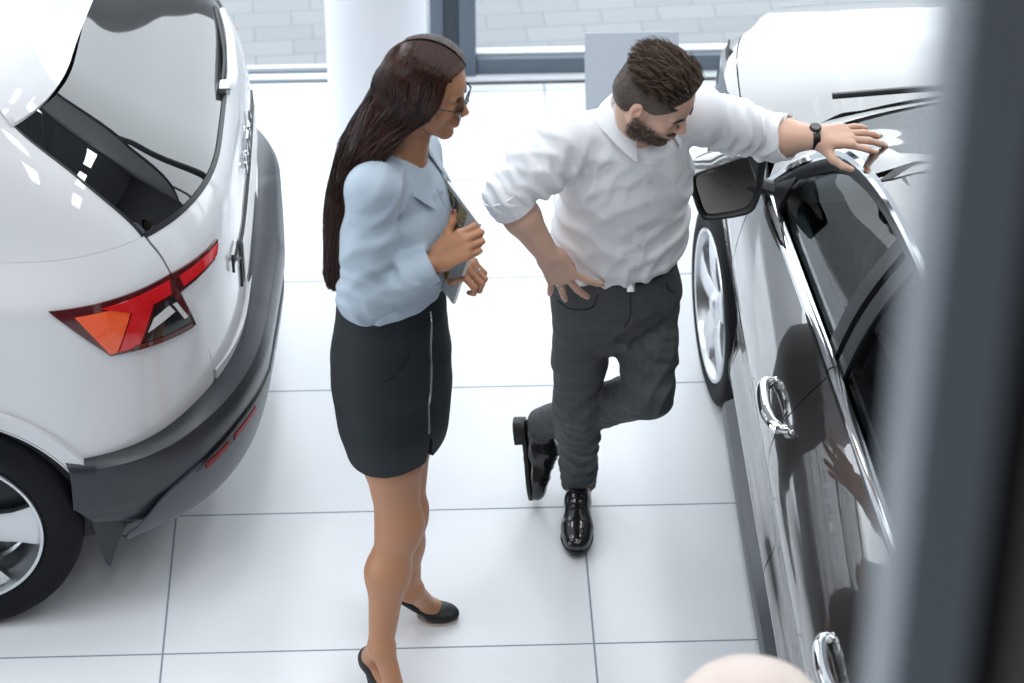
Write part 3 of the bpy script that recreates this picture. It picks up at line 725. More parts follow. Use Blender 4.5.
# glass panes of the doors, mirror corner, B pillar
def rail_at(Y): o = np.argsort(R1[:, 1]); return np.stack([np.interp(Y, R1[o, 1], R1[o, i]) for i in range(3)], -1)
def pane(Ya, Yb, n=30, dx=.016):
    Y = np.linspace(Ya, Yb, n); top = rail_at(Y)+(0, 0, -.03); bot = belt(Y, .012, .01); top[:, 2] = np.maximum(top[:, 2], bot[:, 2]+.002)
    return np.stack([bot+(top-bot)*k+np.array([dx-.02*math.sin(k*PI), 0, 0]) for k in np.linspace(0, 1, 10)], 1)
for Ya, Yb in ((5.335, 6.09), (4.30, 5.235)):
    P = pane(Ya, Yb)
    for R_ in (P, mirX(P)): MB().grid(R_).build('door_window', M['window_glass'], sd)
for Ya, Yb in ((5.315, 5.375), (5.225, 5.285)):
    P = pane(Ya, Yb, 6, .008); cpanel('door_pillar', P, M['black_plastic'], sd, .02, flip=True)
P = pane(5.28, 5.32, 6, .03); cpanel('door_pillar', P, M['interior_dark'], sd, .04, flip=True)
# door handles: chrome bow over a dish
def handle(Yc, x_, z_):
    for mir in (False, True):
        f = (lambda P: mirX(P)) if mir else (lambda P: np.asarray(P))
        pts = crv(f(np.array([(x_+.012, Yc-.10, z_-.002), (x_-.020, Yc-.085, z_), (x_-.034, Yc-.03, z_+.002), (x_-.034, Yc+.04, z_+.002), (x_-.022, Yc+.085, z_), (x_+.012, Yc+.10, z_-.002)])), 30)
        h = MB().tube(pts, [.012]*3+[.017]*24+[.012]*3, 12).build('door_handle', M['chrome'], sd)
        u = np.linspace(0, 2*PI, 33)[:-1][:, None]; v = np.linspace(0, 1, 10)[None, :]
        D = np.stack([x_-.006+.028*(1-v**2)*1.0+.012*np.cos(v*PI)*0+0*u-.004*np.exp(-((v-.93)/.07)**2), Yc+.085*v*np.cos(u), z_-.028+.050*v*np.sin(u)+.010*0], -1)
        tilt = (D[..., 2]-z_+.028); D[..., 0] += np.where(tilt > 0, .34*tilt, .02*tilt)
        MB().grid(f(D), closed_u=True).build('handle_dish', M['chrome'], h)
handle(5.345, .845, .822); handle(4.40, .866, .825)
# wheels: the front pair turned a little to the left
def cwheel(Yc, x, steer, sgn):
    out = (-math.cos(steer)*sgn, -math.sin(steer)*sgn)
    c = np.array([x, Yc, TR]); wheel(c, TR, .20, out, 5, .55, sd, M['alloy'], rim_ratio=.735, spoke_w=.05)
cwheel(FW, .812, math.radians(5), 1); cwheel(FW, 2*SX-.812, math.radians(5), -1); cwheel(RW, .835, 0, 1); cwheel(RW, 2*SX-.835, 0, -1)
# door mirror
rim_ = np.array([(.682, 1.012), (.690, 1.036), (.720, 1.052), (.753, 1.064), (.806, 1.086), (.848, 1.097), (.876, 1.090), (.880, 1.07), (.874, .989), (.862, .938), (.845, .915), (.800, .902), (.735, .896), (.716, .906), (.700, .945)])
ctr = rim_.mean(0)
def mring(sc, y, dz=0., dx=0.): C = crv(np.column_stack([ctr[0]+(rim_[:, 0]-ctr[0])*sc+dx, 0*rim_[:, 0]+y, ctr[1]+(rim_[:, 1]-ctr[1])*sc+dz]), 64, closed=True); return C
for mir in (False, True):
    f = mirX if mir else np.asarray
    rows = [mring(1.0, 6.055), mring(1.02, 6.065), mring(1.02, 6.085), mring(.96, 6.12, .002), mring(.80, 6.155, .0), mring(.5, 6.175, -.005), mring(.05, 6.182, -.008)]
    mh = MB().grid(f(np.stack(rows, 1)), closed_u=True).build('door_mirror', M['dark_paint'], sd)
    rows = [mring(1.0, 6.056), mring(.985, 6.050), mring(.92, 6.050), mring(.82, 6.064), mring(.80, 6.075)]
    MB().grid(f(np.stack(rows, 1)), closed_u=True).build('mirror_bezel', M['black_plastic'], mh)
    tiltP = mring(.82, 6.065); cen = tiltP.mean(0); rows = [cen+(tiltP-cen)*k for k in (1, .66, .33, .02)]
    G_ = np.stack(rows, 1); G_[..., 1] += (G_[..., 2]-ctr[1])*.10+(G_[..., 0]-ctr[0])*.05
    MB().grid(f(G_), closed_u=True).build('mirror_glass', M['mirror_glass'], mh)
    arm = crv(f(np.array([(.84, 6.10, .985), (.88, 6.085, .978), (.93, 6.07, .972)])), 10); MB().tube(arm, [.034, .034, .033, .032, .031, .03, .03, .03, .03, .03], 12, flat=((0, 0, 1.), .62)).build('mirror_arm', M['black_plastic'], mh)
    rows = [belt(np.linspace(5.97, 6.12, 8), .006, .01), rail_at(np.linspace(5.97, 6.12, 8))+(0.004, 0, -.012)]
    cpan = np.stack([rows[0]+(rows[1]-rows[0])*k for k in np.linspace(0, 1, 5)], 1)
    MB().shell(f(cpan), .012, flip=not mir).build('mirror_corner', M['black_plastic'], sd)
# ---- cabin
xg = np.linspace(.955, 2*SX-.955, 60)[:, None]; r = np.linspace(0, 1, 20)[None, :]
edge = 1-(np.abs(xg-SX)/.72)**6
dy = 6.50-.37*r; dz_ = .90+.025*np.sin(r*PI*.5)+.03*np.exp(-((xg-1.30)/.2)**2)*np.exp(-((r-.75)/.2)**2)-.03*np.clip((r-.9)/.1, 0, 1)**2
P = np.stack([xg+0*r, dy-.10*(1-(np.abs(xg-SX)/.72)**2)*r*0+0*xg, dz_+0*xg], -1)
db = MB().shell(P, .02, flip=True).build('dashboard', M['interior_grey'], sd)  # pale blue-grey puts the windscreen's sheen into the dash top colour
P = np.stack([xg+0*r, 6.135+.02*np.sin(r*PI)+.05*r+0*xg, .895-.38*r+0*xg], -1)
MB().shell(P, .02, flip=True).build('dashboard_face', M['interior_dark'], db)
MB().prism([(1.005, 6.215, .921), (1.085, 6.20, .924), (1.095, 6.265, .924), (1.03, 6.25, .922)], (0, 0, .004)).build('dashboard_vent', M['interior_dark'], db, smooth=False)
for k in range(4):
    MB().box((1.02+.018*k, 6.20, .926), (1.026+.018*k, 6.25, .930)).build('vent_slat', M['interior_grey'], db)
MB().tube(crv([(1.02, 6.12, .66), (1.02, 6.11, .785), (1.035, 6.105, .805), (1.10, 6.105, .808)], 24), .0045, 8).build('vent_chrome', M['chrome'], db)
MB().tube(crv([(1.133, 6.105, .82), (1.135, 6.12, .68)], 12), .0045, 8).build('vent_chrome', M['chrome'], db)
MB().tube([(1.06, 6.11, .70), (1.10, 6.11, .70)], .004, 8).build('vent_tab', M['chrome'], db)
# steering wheel
cs = np.array([1.285, 5.80, .86]); ax = np.array([0, -.85, .52]); e1 = np.array([1., 0, 0]); e2 = np.cross(ax, e1)
swh = MB().tube([cs+.172*(e1*math.cos(t)+e2*math.sin(t)) for t in np.linspace(0, 2*PI, 49)[:-1]], .014, 8, closed=True)
for t in (0, PI, -PI/2): swh.tube([cs+.165*(e1*math.cos(t)+e2*math.sin(t)), cs-ax*.03], .014, 6)
swh.lathe([(0, .03), (.055, .022), (.065, -.02), (0, -.03)], cs-ax*.02, n=20, R=np.stack([e1, e2, ax], 1)).build('steering_wheel', M['interior_dark'], sd)
# door cards: a pale ledge along the waist, dark below
Y = np.linspace(5.30, 6.10, 30)
for mir in (False, True):
    f = mirX if mir else np.asarray
    rows = [belt(Y, .040, -.012), belt(Y, .052, -.008), belt(Y, .085, -.022), belt(Y, .105, -.06), belt(Y, .11, -.16)]
    MB().shell(f(np.stack(rows, 1)), .012, flip=mir).build('door_card_top', M['interior_grey'], sd)
    rows = [belt(Y, .108, -.155), belt(Y, .13, -.30), belt(Y, .06, -.5), belt(Y, .05, -.7)]
    MB().shell(f(np.stack(rows, 1)), .012, flip=mir).build('door_card', M['interior_dark'], sd)
    Y2 = np.linspace(4.3, 5.27, 24)
    rows = [belt(Y2, .035, -.012), belt(Y2, .08, -.022), belt(Y2, .10, -.2), belt(Y2, .05, -.7)]
    MB().shell(f(np.stack(rows, 1)), .012, flip=mir).build('door_card', M['interior_dark'], sd)
MB().box((.95, 4.0, .22), (2.4, 6.4, .27), .01).build('cabin_floor', M['interior_dark'], sd)
def seat(x, Y):
    b = MB().box((x-.24, Y-.02, .30), (x+.24, Y+.50, .50), .05); s = b.build('seat', M['interior_dark'], sd)
    R = crv([(x, Y, .45), (x, Y-.08, .75), (x, Y-.17, 1.02)], 10)
    MB().tube(R, [.20, .23, .24, .245, .245, .24, .235, .22, .20, .15], 16, flat=((0, 1., 0), .33)).build('seat_back', M['interior_dark'], s)
    MB().tube(crv([(x, Y-.19, 1.06), (x, Y-.205, 1.14), (x, Y-.21, 1.20)], 6), [.09, .12, .125, .12, .11, .07], 12, flat=((0, 1., 0), .4)).build('headrest', M['interior_dark'], s)
seat(1.29, 5.05); seat(2.06, 5.05)
MB().box((1.0, 3.95, .3), (2.35, 4.4, .5), .05).build('rear_bench', M['interior_dark'], sd)
MB().box((1.05, 3.85, .45), (2.3, 4.0, 1.0), .05).build('rear_bench_back', M['interior_dark'], sd)
MB().box((1.58, 5.0, .3), (1.77, 5.9, .58), .03).build('centre_console', M['interior_dark'], sd)
# ------------------------------------------------------------------ smooth bodies: blended solids turned into one mesh
def nz(v): v = np.asarray(v, float); return v/(np.linalg.norm(v)+1e-12)
def frame(z, x): z = nz(z); x = np.asarray(x, float); x = nz(x-z*np.dot(x, z)); return x, np.cross(z, x), z
class Blob:
    def __init__(self): self.p = []; self.post = []
    def _add(self, f, c, R, k, op=1): self.p.append((f, np.asarray(c, float), R, k, op)); return self
    def cone(self, a, b, ra, rb, k=.02, op=1):
        a, b = np.asarray(a, float), np.asarray(b, float); d = b-a; L2 = max(np.dot(d, d), 1e-9)
        def f(P):
            q = P-a; t = np.clip(q@d/L2, 0, 1); return np.linalg.norm(q-t[:, None]*d, axis=1)-(ra+(rb-ra)*t)
        return self._add(f, (a+b)/2, math.sqrt(L2)/2+max(ra, rb), k, op)
    def econe(self, a, b, ra, rb, xd, k=.02, op=1):
        """Cone of elliptic section: ra, rb = (radius along xd, radius across)."""
        a, b = np.asarray(a, float), np.asarray(b, float); X, Y, Z = frame(b-a, xd); L = np.linalg.norm(b-a)
        ra = np.asarray(ra, float); rb = np.asarray(rb, float)
        def f(P):
            q = P-a; z = q@Z; t = np.clip(z/L, 0, 1); rx = ra[0]+(rb[0]-ra[0])*t; ry = ra[1]+(rb[1]-ra[1])*t
            ez = z-t*L; m = np.minimum(rx, ry); x = (q@X); y = (q@Y)
            k0 = np.sqrt((x/rx)**2+(y/ry)**2+(ez/m)**2)+1e-9; k1 = np.sqrt((x/rx**2)**2+(y/ry**2)**2+(ez/m**2)**2)+1e-9
            return k0*(k0-1)/k1
        return self._add(f, (a+b)/2, L/2+max(ra.max(), rb.max()), k, op)
    def chain(self, pts, radii, xd, k=.02):
        for i in range(len(pts)-1): self.econe(pts[i], pts[i+1], radii[i], radii[i+1], xd, k)
        return self
    def ell(self, c, r, R=None, k=.02, op=1):
        c = np.asarray(c, float); r = np.asarray(r, float); R = np.eye(3) if R is None else np.asarray(R, float)   # R columns = axes
        def f(P):
            q = (P-c)@R; k0 = np.sqrt(((q/r)**2).sum(1))+1e-9; k1 = np.sqrt(((q/r**2)**2).sum(1))+1e-9; return k0*(k0-1)/k1
        return self._add(f, c, r.max(), k, op)
    def sub(self, blob, k=.02):       # another blob (with its own cuts) blended in
        lo, hi = blob.bounds(); return self._add(lambda P: blob(P), (lo+hi)/2, np.linalg.norm(hi-lo)/2, k)
    def cut(self, c, n, k=.004):      # remove everything on the side n points to
        c = np.asarray(c, float); n = nz(n)
        def g(P, D):
            d = (P-c)@n; h = np.clip(.5+.5*(d-D)/k, 0, 1); return D*(1-h)+d*h+k*h*(1-h)
        self.post.append(g); return self
    def folds(self, c, R, d, lam, amp, ph=0., warp=1.3, perp=None, sharp=2.):
        c = np.asarray(c, float); d = nz(d); pp = nz(np.cross(d, [.3, .8, .52])) if perp is None else nz(perp); p2 = np.cross(d, pp)
        def g(P, D):
            q = P-c; w = np.exp(-(q*q).sum(1)/R**2); m = (w > .02) & (np.abs(D) < .05); q = q[m]
            a = 2*PI*(q@d)/lam+warp*np.sin(2*PI*(q@pp)/(lam*2.7)+ph)+.7*warp*np.sin(2*PI*(q@p2)/(lam*3.3)+1.7*ph)+ph
            D = D.copy(); D[m] -= amp*w[m]*((.5+.5*np.cos(a))**sharp-.35); return D
        self.post.append(g); return self
    def __call__(self, P, margin=.07):
        P = np.asarray(P, float); D = np.full(len(P), 1.)
        for f, c, R, k, op in self.p:
            q = P-c; m = np.nonzero((q*q).sum(1) < (R+margin)**2)[0]
            if not len(m): continue
            d = f(P[m]); o = D[m]; k = max(k, 1e-5)
            if op == 1: h = np.clip(.5+.5*(o-d)/k, 0, 1); D[m] = o*(1-h)+d*h-k*h*(1-h)
            else: d = -d; h = np.clip(.5+.5*(d-o)/k, 0, 1); D[m] = o*(1-h)+d*h+k*h*(1-h)
        for g in self.post: D = g(P, D)
        return D
    def bounds(self):
        lo = np.min([c-R for f, c, R, k, op in self.p if op == 1], 0)-.02; hi = np.max([c+R for f, c, R, k, op in self.p if op == 1], 0)+.02; return lo, hi
HS = 1.0
def nets(fn, lo, hi, h, smooth=1):
    """Surface nets over the blocks that hold the surface."""
    lo = np.asarray(lo, float); hi = np.asarray(hi, float); h = h*HS; B = 8*h
    n = np.ceil((hi-lo)/B).astype(int)
    I = np.stack(np.meshgrid(*[np.arange(q) for q in n], indexing='ij'), -1).reshape(-1, 3)
    D = fn(lo+(I+.5)*B); I = I[np.abs(D) < B*1.25]
    loc = np.stack(np.meshgrid(*[np.arange(9)]*3, indexing='ij'), -1).reshape(-1, 3)
    out = []
    for s in range(0, len(I), 2500):
        b = I[s:s+2500]; G = (b[:, None]*8+loc[None]).reshape(-1, 3); out.append(fn(lo+G*h).reshape(-1, 9, 9, 9).astype(np.float32))
    V = np.concatenate(out); V[V == 0] = 1e-7; S = V < 0
    N = int(max(n)*8+2)
    c8 = [S[:, i:8+i, j:8+j, k:8+k] for i in (0, 1) for j in (0, 1) for k in (0, 1)]
    cnt = sum(c.astype(np.int8) for c in c8); act = np.nonzero((cnt > 0) & (cnt < 8))
    b, i, j, k = act; acc = np.zeros((len(b), 3)); num = np.zeros(len(b))
    for ax in range(3):
        for p in (0, 1):
            for q in (0, 1):
                o = [0, 0, 0]; o[(ax+1) % 3] = p; o[(ax+2) % 3] = q; e = list(o); e[ax] = 1
                v0 = V[b, i+o[0], j+o[1], k+o[2]]; v1 = V[b, i+e[0], j+e[1], k+e[2]]; m = (v0 < 0) != (v1 < 0)
                t = v0/(v0-v1+1e-20*(~m)); w = np.array(o, float)[None]+0*acc; w[:, ax] = np.clip(t, 0, 1); acc[m] += w[m]; num[m] += 1
    cell = I[b]*8+np.stack([i, j, k], 1); P = lo+(cell+acc/num[:, None])*h
    key = cell[:, 0]+N*(cell[:, 1]+N*cell[:, 2].astype(np.int64)); o = np.argsort(key); key = key[o]; P = P[o]
    F = []
    for ax in range(3):
        u, v = (ax+1) % 3, (ax+2) % 3
        sl0 = [slice(None), slice(0, 8), slice(0, 8), slice(0, 8)]; sl1 = list(sl0); sl1[ax+1] = slice(1, 9)
        a, bb = S[tuple(sl0)], S[tuple(sl1)]; x = np.nonzero(a != bb); G = I[x[0]]*8+np.stack(x[1:], 1); inside = a[x]
        ks = []; ok = np.ones(len(G), bool)
        for du, dv in ((-1, -1), (0, -1), (0, 0), (-1, 0)):
            g = G.copy(); g[:, u] += du; g[:, v] += dv; kk = g[:, 0]+N*(g[:, 1]+N*g[:, 2].astype(np.int64)); r = np.clip(np.searchsorted(key, kk), 0, len(key)-1); ok &= key[r] == kk; ks.append(r)
        q = np.stack(ks, 1); q[~inside] = q[~inside][:, ::-1]; F.append(q[ok])
    F = np.concatenate(F)
    E = np.concatenate([F[:, [0, 1]], F[:, [1, 2]], F[:, [2, 3]], F[:, [3, 0]]])
    for _ in range(smooth):
        A = np.zeros_like(P); n_ = np.zeros(len(P))
        for ax in range(3): A[:, ax] = np.bincount(E[:, 0], P[E[:, 1], ax], len(P))
        n_ = np.bincount(E[:, 0], minlength=len(P)); P = .5*P+.5*A/np.maximum(n_, 1)[:, None]
    return P, F
def fast_mesh(name, P, F, m, parent=None):
    me = bpy.data.meshes.new(name); F = np.asarray(F, np.int32)
    me.vertices.add(len(P)); me.vertices.foreach_set('co', np.asarray(P, np.float32).ravel())
    me.loops.add(F.size); me.loops.foreach_set('vertex_index', F.ravel())
    me.polygons.add(len(F)); me.polygons.foreach_set('loop_start', np.arange(0, F.size, 4, dtype=np.int32)); me.polygons.foreach_set('loop_total', np.full(len(F), 4, np.int32))
    me.update(calc_edges=True); me.validate(); me.polygons.foreach_set('use_smooth', [True]*len(me.polygons))
    o = bpy.data.objects.new(name, me); COL.objects.link(o); me.materials.append(m)
    if parent is not None: put_under(o, parent)
    return o
def solid(name, blob, m, parent, h=.004, smooth=1, extra=None):
    lo, hi = blob.bounds(); P, F = nets(extra or blob, lo, hi, h, smooth); return fast_mesh(name, P, F, m, parent), P
def paint(o, P, cols):
    a = o.data.color_attributes.new('tint', 'FLOAT_COLOR', 'POINT'); a.data.foreach_set('color', np.concatenate([cols, np.ones((len(cols), 1))], 1).astype(np.float32).ravel())
def hit(fn, o, d, far=.6):
    """First surface point from o along d."""
    o = np.atleast_2d(np.asarray(o, float)); d = np.atleast_2d(np.asarray(d, float))+0*o; d = d/np.linalg.norm(d, axis=1)[:, None]; t = np.zeros(len(o))
    for _ in range(60):
        D = fn(o+d*t[:, None]); t += np.clip(D*.7, -.01, .05); t = np.minimum(t, far)
    return o+d*t[:, None]
def skin_mat(name, rough=.45):
    m = mat(name, (.6, .4, .3), rough, spec=.4, sss=0 if 'hair' in name else .25); nt = m.node_tree
    a = nt.nodes.new('ShaderNodeAttribute'); a.attribute_name = 'tint'; nt.links.new(a.outputs['Color'], nt.nodes['Principled BSDF'].inputs['Base Color']); return m
def strands(name, S, r, m, parent, taper=.5, tint=None):
    """Hair: thin three-sided strands in one mesh."""
    P = np.array(S); ns, k = P.shape[:2]; T = np.gradient(P, axis=1); T /= np.linalg.norm(T, axis=2)[..., None]+1e-12
    A = np.cross(T, np.array([.31, .47, .83])); A /= np.linalg.norm(A, axis=2)[..., None]+1e-12; Bn = np.cross(T, A)
    R = r*np.linspace(1, taper, k)[None, :, None]
    V = np.stack([P+R*(A*math.cos(t)+Bn*math.sin(t)) for t in (0, 2*PI/3, 4*PI/3)], 2).reshape(-1, 3)
    i = np.arange(ns)[:, None, None]*k*3; j = np.arange(k-1)[None, :, None]*3; c = np.arange(3)[None, None, :]; c2 = (c+1) % 3
    F = np.stack([i+j+c, i+j+c2, i+j+3+c2, i+j+3+c], -1).reshape(-1, 4)
    o = fast_mesh(name, V, F, m, parent)
    if tint is not None: paint(o, V, np.repeat(np.array(tint), k*3, 0))
    return o

class Head:
    """Head in its own axes: f forward, s to its left, u up; millimetres from the point between the eyes' depth and the ears."""
    def __init__(self, c, f, u, sc=1., male=False):
        self.c = np.asarray(c, float); self.f = nz(f); u = np.asarray(u, float); self.u = nz(u-self.f*np.dot(u, self.f)); self.s = np.cross(self.u, self.f)
        self.k = sc/1000.; self.R = np.stack([self.f, self.s, self.u], 1); self.male = male
    def w(self, x, y, z): return self.c+self.k*(self.f*x+self.s*y+self.u*z)
    def loc(self, P): return (P-self.c)@self.R/self.k
    def e(self, B, c, r, k=8, op=1, rot=None):
        R = self.R if rot is None else self.R@rot; B.ell(self.w(*c), np.array(r)*self.k, R, k*self.k, op)
    def cn(self, B, a, b, ra, rb, k=8, op=1): B.cone(self.w(*a), self.w(*b), ra*self.k, rb*self.k, k*self.k, op)
    def build(self, B):
        e, cn = self.e, self.cn; m = self.male
        e(B, (-12, 0, 40), (96, 76, 80), 10); e(B, (18, 0, 32), (72, 66, 70), 14)
        e(B, (32, 0, -38), (56, 55, 72), 22)
        jw = 60 if m else 54
        for s in (1, -1):
            cn(B, (2, s*jw, -48), (66, s*15, -98), 17 if m else 15, 14, 18); cn(B, (-2, s*jw, -6), (2, s*jw, -48), 18, 17, 16)
            e(B, (60, s*40, -22), (24, 20, 20), 14)
            cn(B, (83, s*10, 21), (74, s*42, 22), 9.5 if m else 7, 8, 9)
            e(B, (91, s*31, 1), (17, 15, 10), 9, -1)
            e(B, (70, s*31, 0), (15.2, 17, 15.0), 4)
            e(B, (85.5, s*31, -2.2), (7, 13, 2.4), 2, -1)
        e(B, (72, 0, -100), (18, 20, 16 if not m else 18), 14)
        cn(B, (84, 0, 14), (104, 0, -26), 7, 9, 9); e(B, (105, 0, -29), (10.5, 10, 9), 6)
        for s in (1, -1):
            e(B, (97, s*11, -33), (10, 7, 7.5), 5); e(B, (103, s*6, -39), (4.5, 3.2, 3), 2, -1)
        e(B, (82, 0, -60), (14, 26, 20), 12)
        e(B, (92, 0, -57.5), (8.5, 21 if not m else 20, 5.2), 4); e(B, (91.5, 0, -68.5), (8.5, 18, 6.2), 4); e(B, (101, 0, -63), (7, 24, 1.5), 2, -1)
        for s in (1, -1):
            a = .32; rot = np.array([[math.cos(a), -s*math.sin(a), 0], [s*math.sin(a), math.cos(a), 0], [0, 0, 1]])
            rot = rot @ np.array([[math.cos(.15), 0, math.sin(.15)], [0, 1, 0], [-math.sin(.15), 0, math.cos(.15)]])
            e(B, (-12, s*77, -6), (17, 6.5, 31), 6, 1, rot); e(B, (-6, s*84, -4), (8, 6, 19), 5, -1, rot)
    def eyes(self, parent):
        mw = MATS['eye_white']; mi = MATS['iris']
        for s in (1, -1):
            a = MB().lathe([(12.8*math.sin(t)*self.k, 12.8*math.cos(t)*self.k) for t in np.linspace(.0, PI, 14)], (0, 0, 0), n=20)
            cpos = self.w(71.5, s*31, -2); V = np.concatenate(a.V)@np.stack([self.s, self.u, self.f], 1).T+cpos
            ey = MB().add(V, a.F).build('eye', mw, parent)
            b = MB().lathe([(0, 13.1*self.k), (3*self.k, 12.9*self.k), (6.2*self.k, 11.6*self.k)], (0, 0, 0), n=16); V = np.concatenate(b.V)@np.stack([self.s, self.u, self.f], 1).T+cpos
            MB().add(V, b.F).build('iris', mi, ey)
def palmhand(B, w, d, n, th, L, curls, spread=(.12, .03, -.05, -.14), thumb=((.55, .75, -.25), (.8, .45, -.2)), side=None):
    """w wrist, d towards the knuckles, n out of the back of the hand, th +1/-1 picks the thumb side t = th * (d x n)."""
    d = nz(d); n = np.asarray(n, float); n = nz(n-d*np.dot(n, d)); t = th*np.cross(d, n); tips = []
    offs = (.165, .055, -.055, -.150); kl = (.50, .525, .50, .455)
    fl = ((.245, .145, .115), (.27, .165, .12), (.25, .155, .12), (.20, .115, .105)); rr = (.050, .052, .049, .043)
    B.econe(w-d*.03*L, w+d*.12*L, (.135*L, .095*L), (.17*L, .085*L), t, .01)
    for i in range(4):
        K = w+d*kl[i]*L+t*offs[i]*L; b = w+d*.08*L+t*offs[i]*.62*L
        B.cone(b, K, .072*L, .058*L, .012)
        a = spread[i]; q = d*math.cos(a)+t*math.sin(a); p = K-n*.004; ang = 0
        for j in range(3):
            ang += curls[i][j]; v = q*math.cos(ang)-n*math.sin(ang); e = p+v*fl[i][j]*L; r = rr[i]*L
            B.cone(p, e, r*(1-.08*j), r*(.93-.09*j), .004 if j else .006); p = e
        tips.append((p, v, np.cross(v, t*th)))
        if i == 2: B.ring = (K-n*.004+(q*math.cos(curls[i][0])-n*math.sin(curls[i][0]))*fl[i][0]*L*.45, q*math.cos(curls[i][0])-n*math.sin(curls[i][0]), rr[i]*L)
    B.cone(w+d*.1*L+t*.12*L-n*.02*L, w+d*.42*L+t*.10*L-n*.035*L, .075*L, .06*L, .015)
    b = w+d*.13*L+t*.13*L-n*.04*L
    f = lambda c: nz(d*c[0]+t*c[1]+n*c[2])
    p1 = b+f(thumb[0])*.24*L; p2 = p1+f(thumb[1])*.16*L; p3 = p2+f(thumb[-1])*.125*L
    B.cone(b, p1, .085*L, .060*L, .012); B.cone(p1, p2, .058*L, .052*L, .004); B.cone(p2, p3, .052*L, .042*L, .003)
    tips.append((p3, f(thumb[-1]), n)); return tips
def shoe_oxford(B, heel, toe, up, L_):
    pass
MATS = {}
# ------------------------------------------------------------------ people
MATS['eye_white'] = mat('eye_white', (.72, .70, .68), .15); MATS['iris'] = mat('iris_brown', (.03, .015, .008), .1)
MATS['skin_w'] = skin_mat('tanned_skin', .42); MATS['skin_m'] = skin_mat('light_skin', .48)
MATS['blouse'] = mat('pale_blue_blouse', (.37, .455, .535), .55, sheen=.15, bump=(420, .1, .0006))
MATS['skirt'] = mat('black_skirt', (.006, .010, .014), .68, bump=(500, .15, .0006))
MATS['hair_w'] = skin_mat('dark_brown_hair', .42)
MATS['hair_cap'] = skin_mat('hair_base', .75); MATS['hair_m'] = skin_mat('brown_hair', .5)
MATS['shoe_w'] = mat('black_suede', (.006, .008, .010), .55); MATS['shoe_m'] = mat('black_leather', (.010, .011, .013), .16, coat=.6)
MATS['sole'] = mat('shoe_sole', (.012, .012, .013), .5); MATS['sole_pale'] = mat('pale_sole_edge', (.50, .42, .36), .5)
MATS['shirt'] = mat('white_shirt', (.80, .81, .84), .62, sheen=.1, bump=(460, .1, .0005))
MATS['belt'] = mat('black_belt', (.008, .008, .009), .35)
MATS['silver'] = mat('silver', (.75, .75, .76), .18, 1.); MATS['gold'] = mat('gold', (.80, .52, .22), .2, 1.)
MATS['spec_frame'] = mat('spectacle_frame', (.010, .010, .012), .25); MATS['lens'] = thin_glass('lens', (.96, .97, .98), .8)
def trouser_mat():
    m = mat('grey_check_trousers', (.06, .065, .069), .72, bump=(380, .15, .0006)); nt = m.node_tree; L = nt.links.new; b = nt.nodes['Principled BSDF']
    tc = nt.nodes.new('ShaderNodeTexCoord'); sx = nt.nodes.new('ShaderNodeSeparateXYZ'); L(tc.outputs['Object'], sx.inputs[0]); outs = []
    for ax, per in ((0, .022), (2, .026)):
        w = nt.nodes.new('ShaderNodeMath'); w.operation = 'PINGPONG'; w.inputs[1].default_value = per/2; L(sx.outputs[ax], w.inputs[0])
        r = nt.nodes.new('ShaderNodeMapRange'); r.inputs[1].default_value = .0005; r.inputs[2].default_value = .002; r.inputs[3].default_value = .5; r.inputs[4].default_value = 0.; L(w.outputs[0], r.inputs[0]); outs.append(r.outputs[0])
    mx = nt.nodes.new('ShaderNodeMath'); mx.operation = 'ADD'; L(outs[0], mx.inputs[0]); L(outs[1], mx.inputs[1])
    c = nt.nodes.new('ShaderNodeMix'); c.data_type = 'RGBA'; c.inputs['A'].default_value = (.058, .063, .067, 1); c.inputs['B'].default_value = (.080, .085, .090, 1)
    L(mx.outputs[0], c.inputs['Factor']); L(c.outputs['Result'], b.inputs['Base Color']); return m
MATS['trousers'] = trouser_mat()
Z3 = np.array([0, 0, 1.])
def collar(name, m, parent, C, f, up, rx, ry, stand, drop, point, spread, th=.0022, lean=.25, open_=.30):
    """Folded shirt collar around C: f front, up neck axis, rx side radius, ry front-back radius."""
    f = nz(f-up*np.dot(f, up)); s = np.cross(up, f); A = np.linspace(-PI+open_, PI-open_, 61)     # 0 = nape
    rows = [[] for _ in range(6)]
    for a in A:
        d = -f*math.cos(a)*ry+s*math.sin(a)*rx; q = nz(d); fr = np.clip((abs(a)-1.7)/1.2, 0, 1)**1.5
        hgt = stand*(1-.45*fr); base = C+d+up*(-.03*fr)
        dr = drop*(1+point*fr); out = spread*(1+1.2*fr)
        rows[0].append(base); rows[1].append(base+up*hgt*.6-q*.001); rows[2].append(base+up*hgt+q*.002)
        rows[3].append(base+up*(hgt-.004)+q*.007); rows[4].append(base+up*(hgt-dr*.5)+q*(.007+out*.5)); rows[5].append(base+up*(hgt-dr)+q*(.009+out)+f*(.012*fr))
    return MB().shell(np.stack([np.array(r) for r in rows], 1), th).build(name, m, parent, sharp=60)
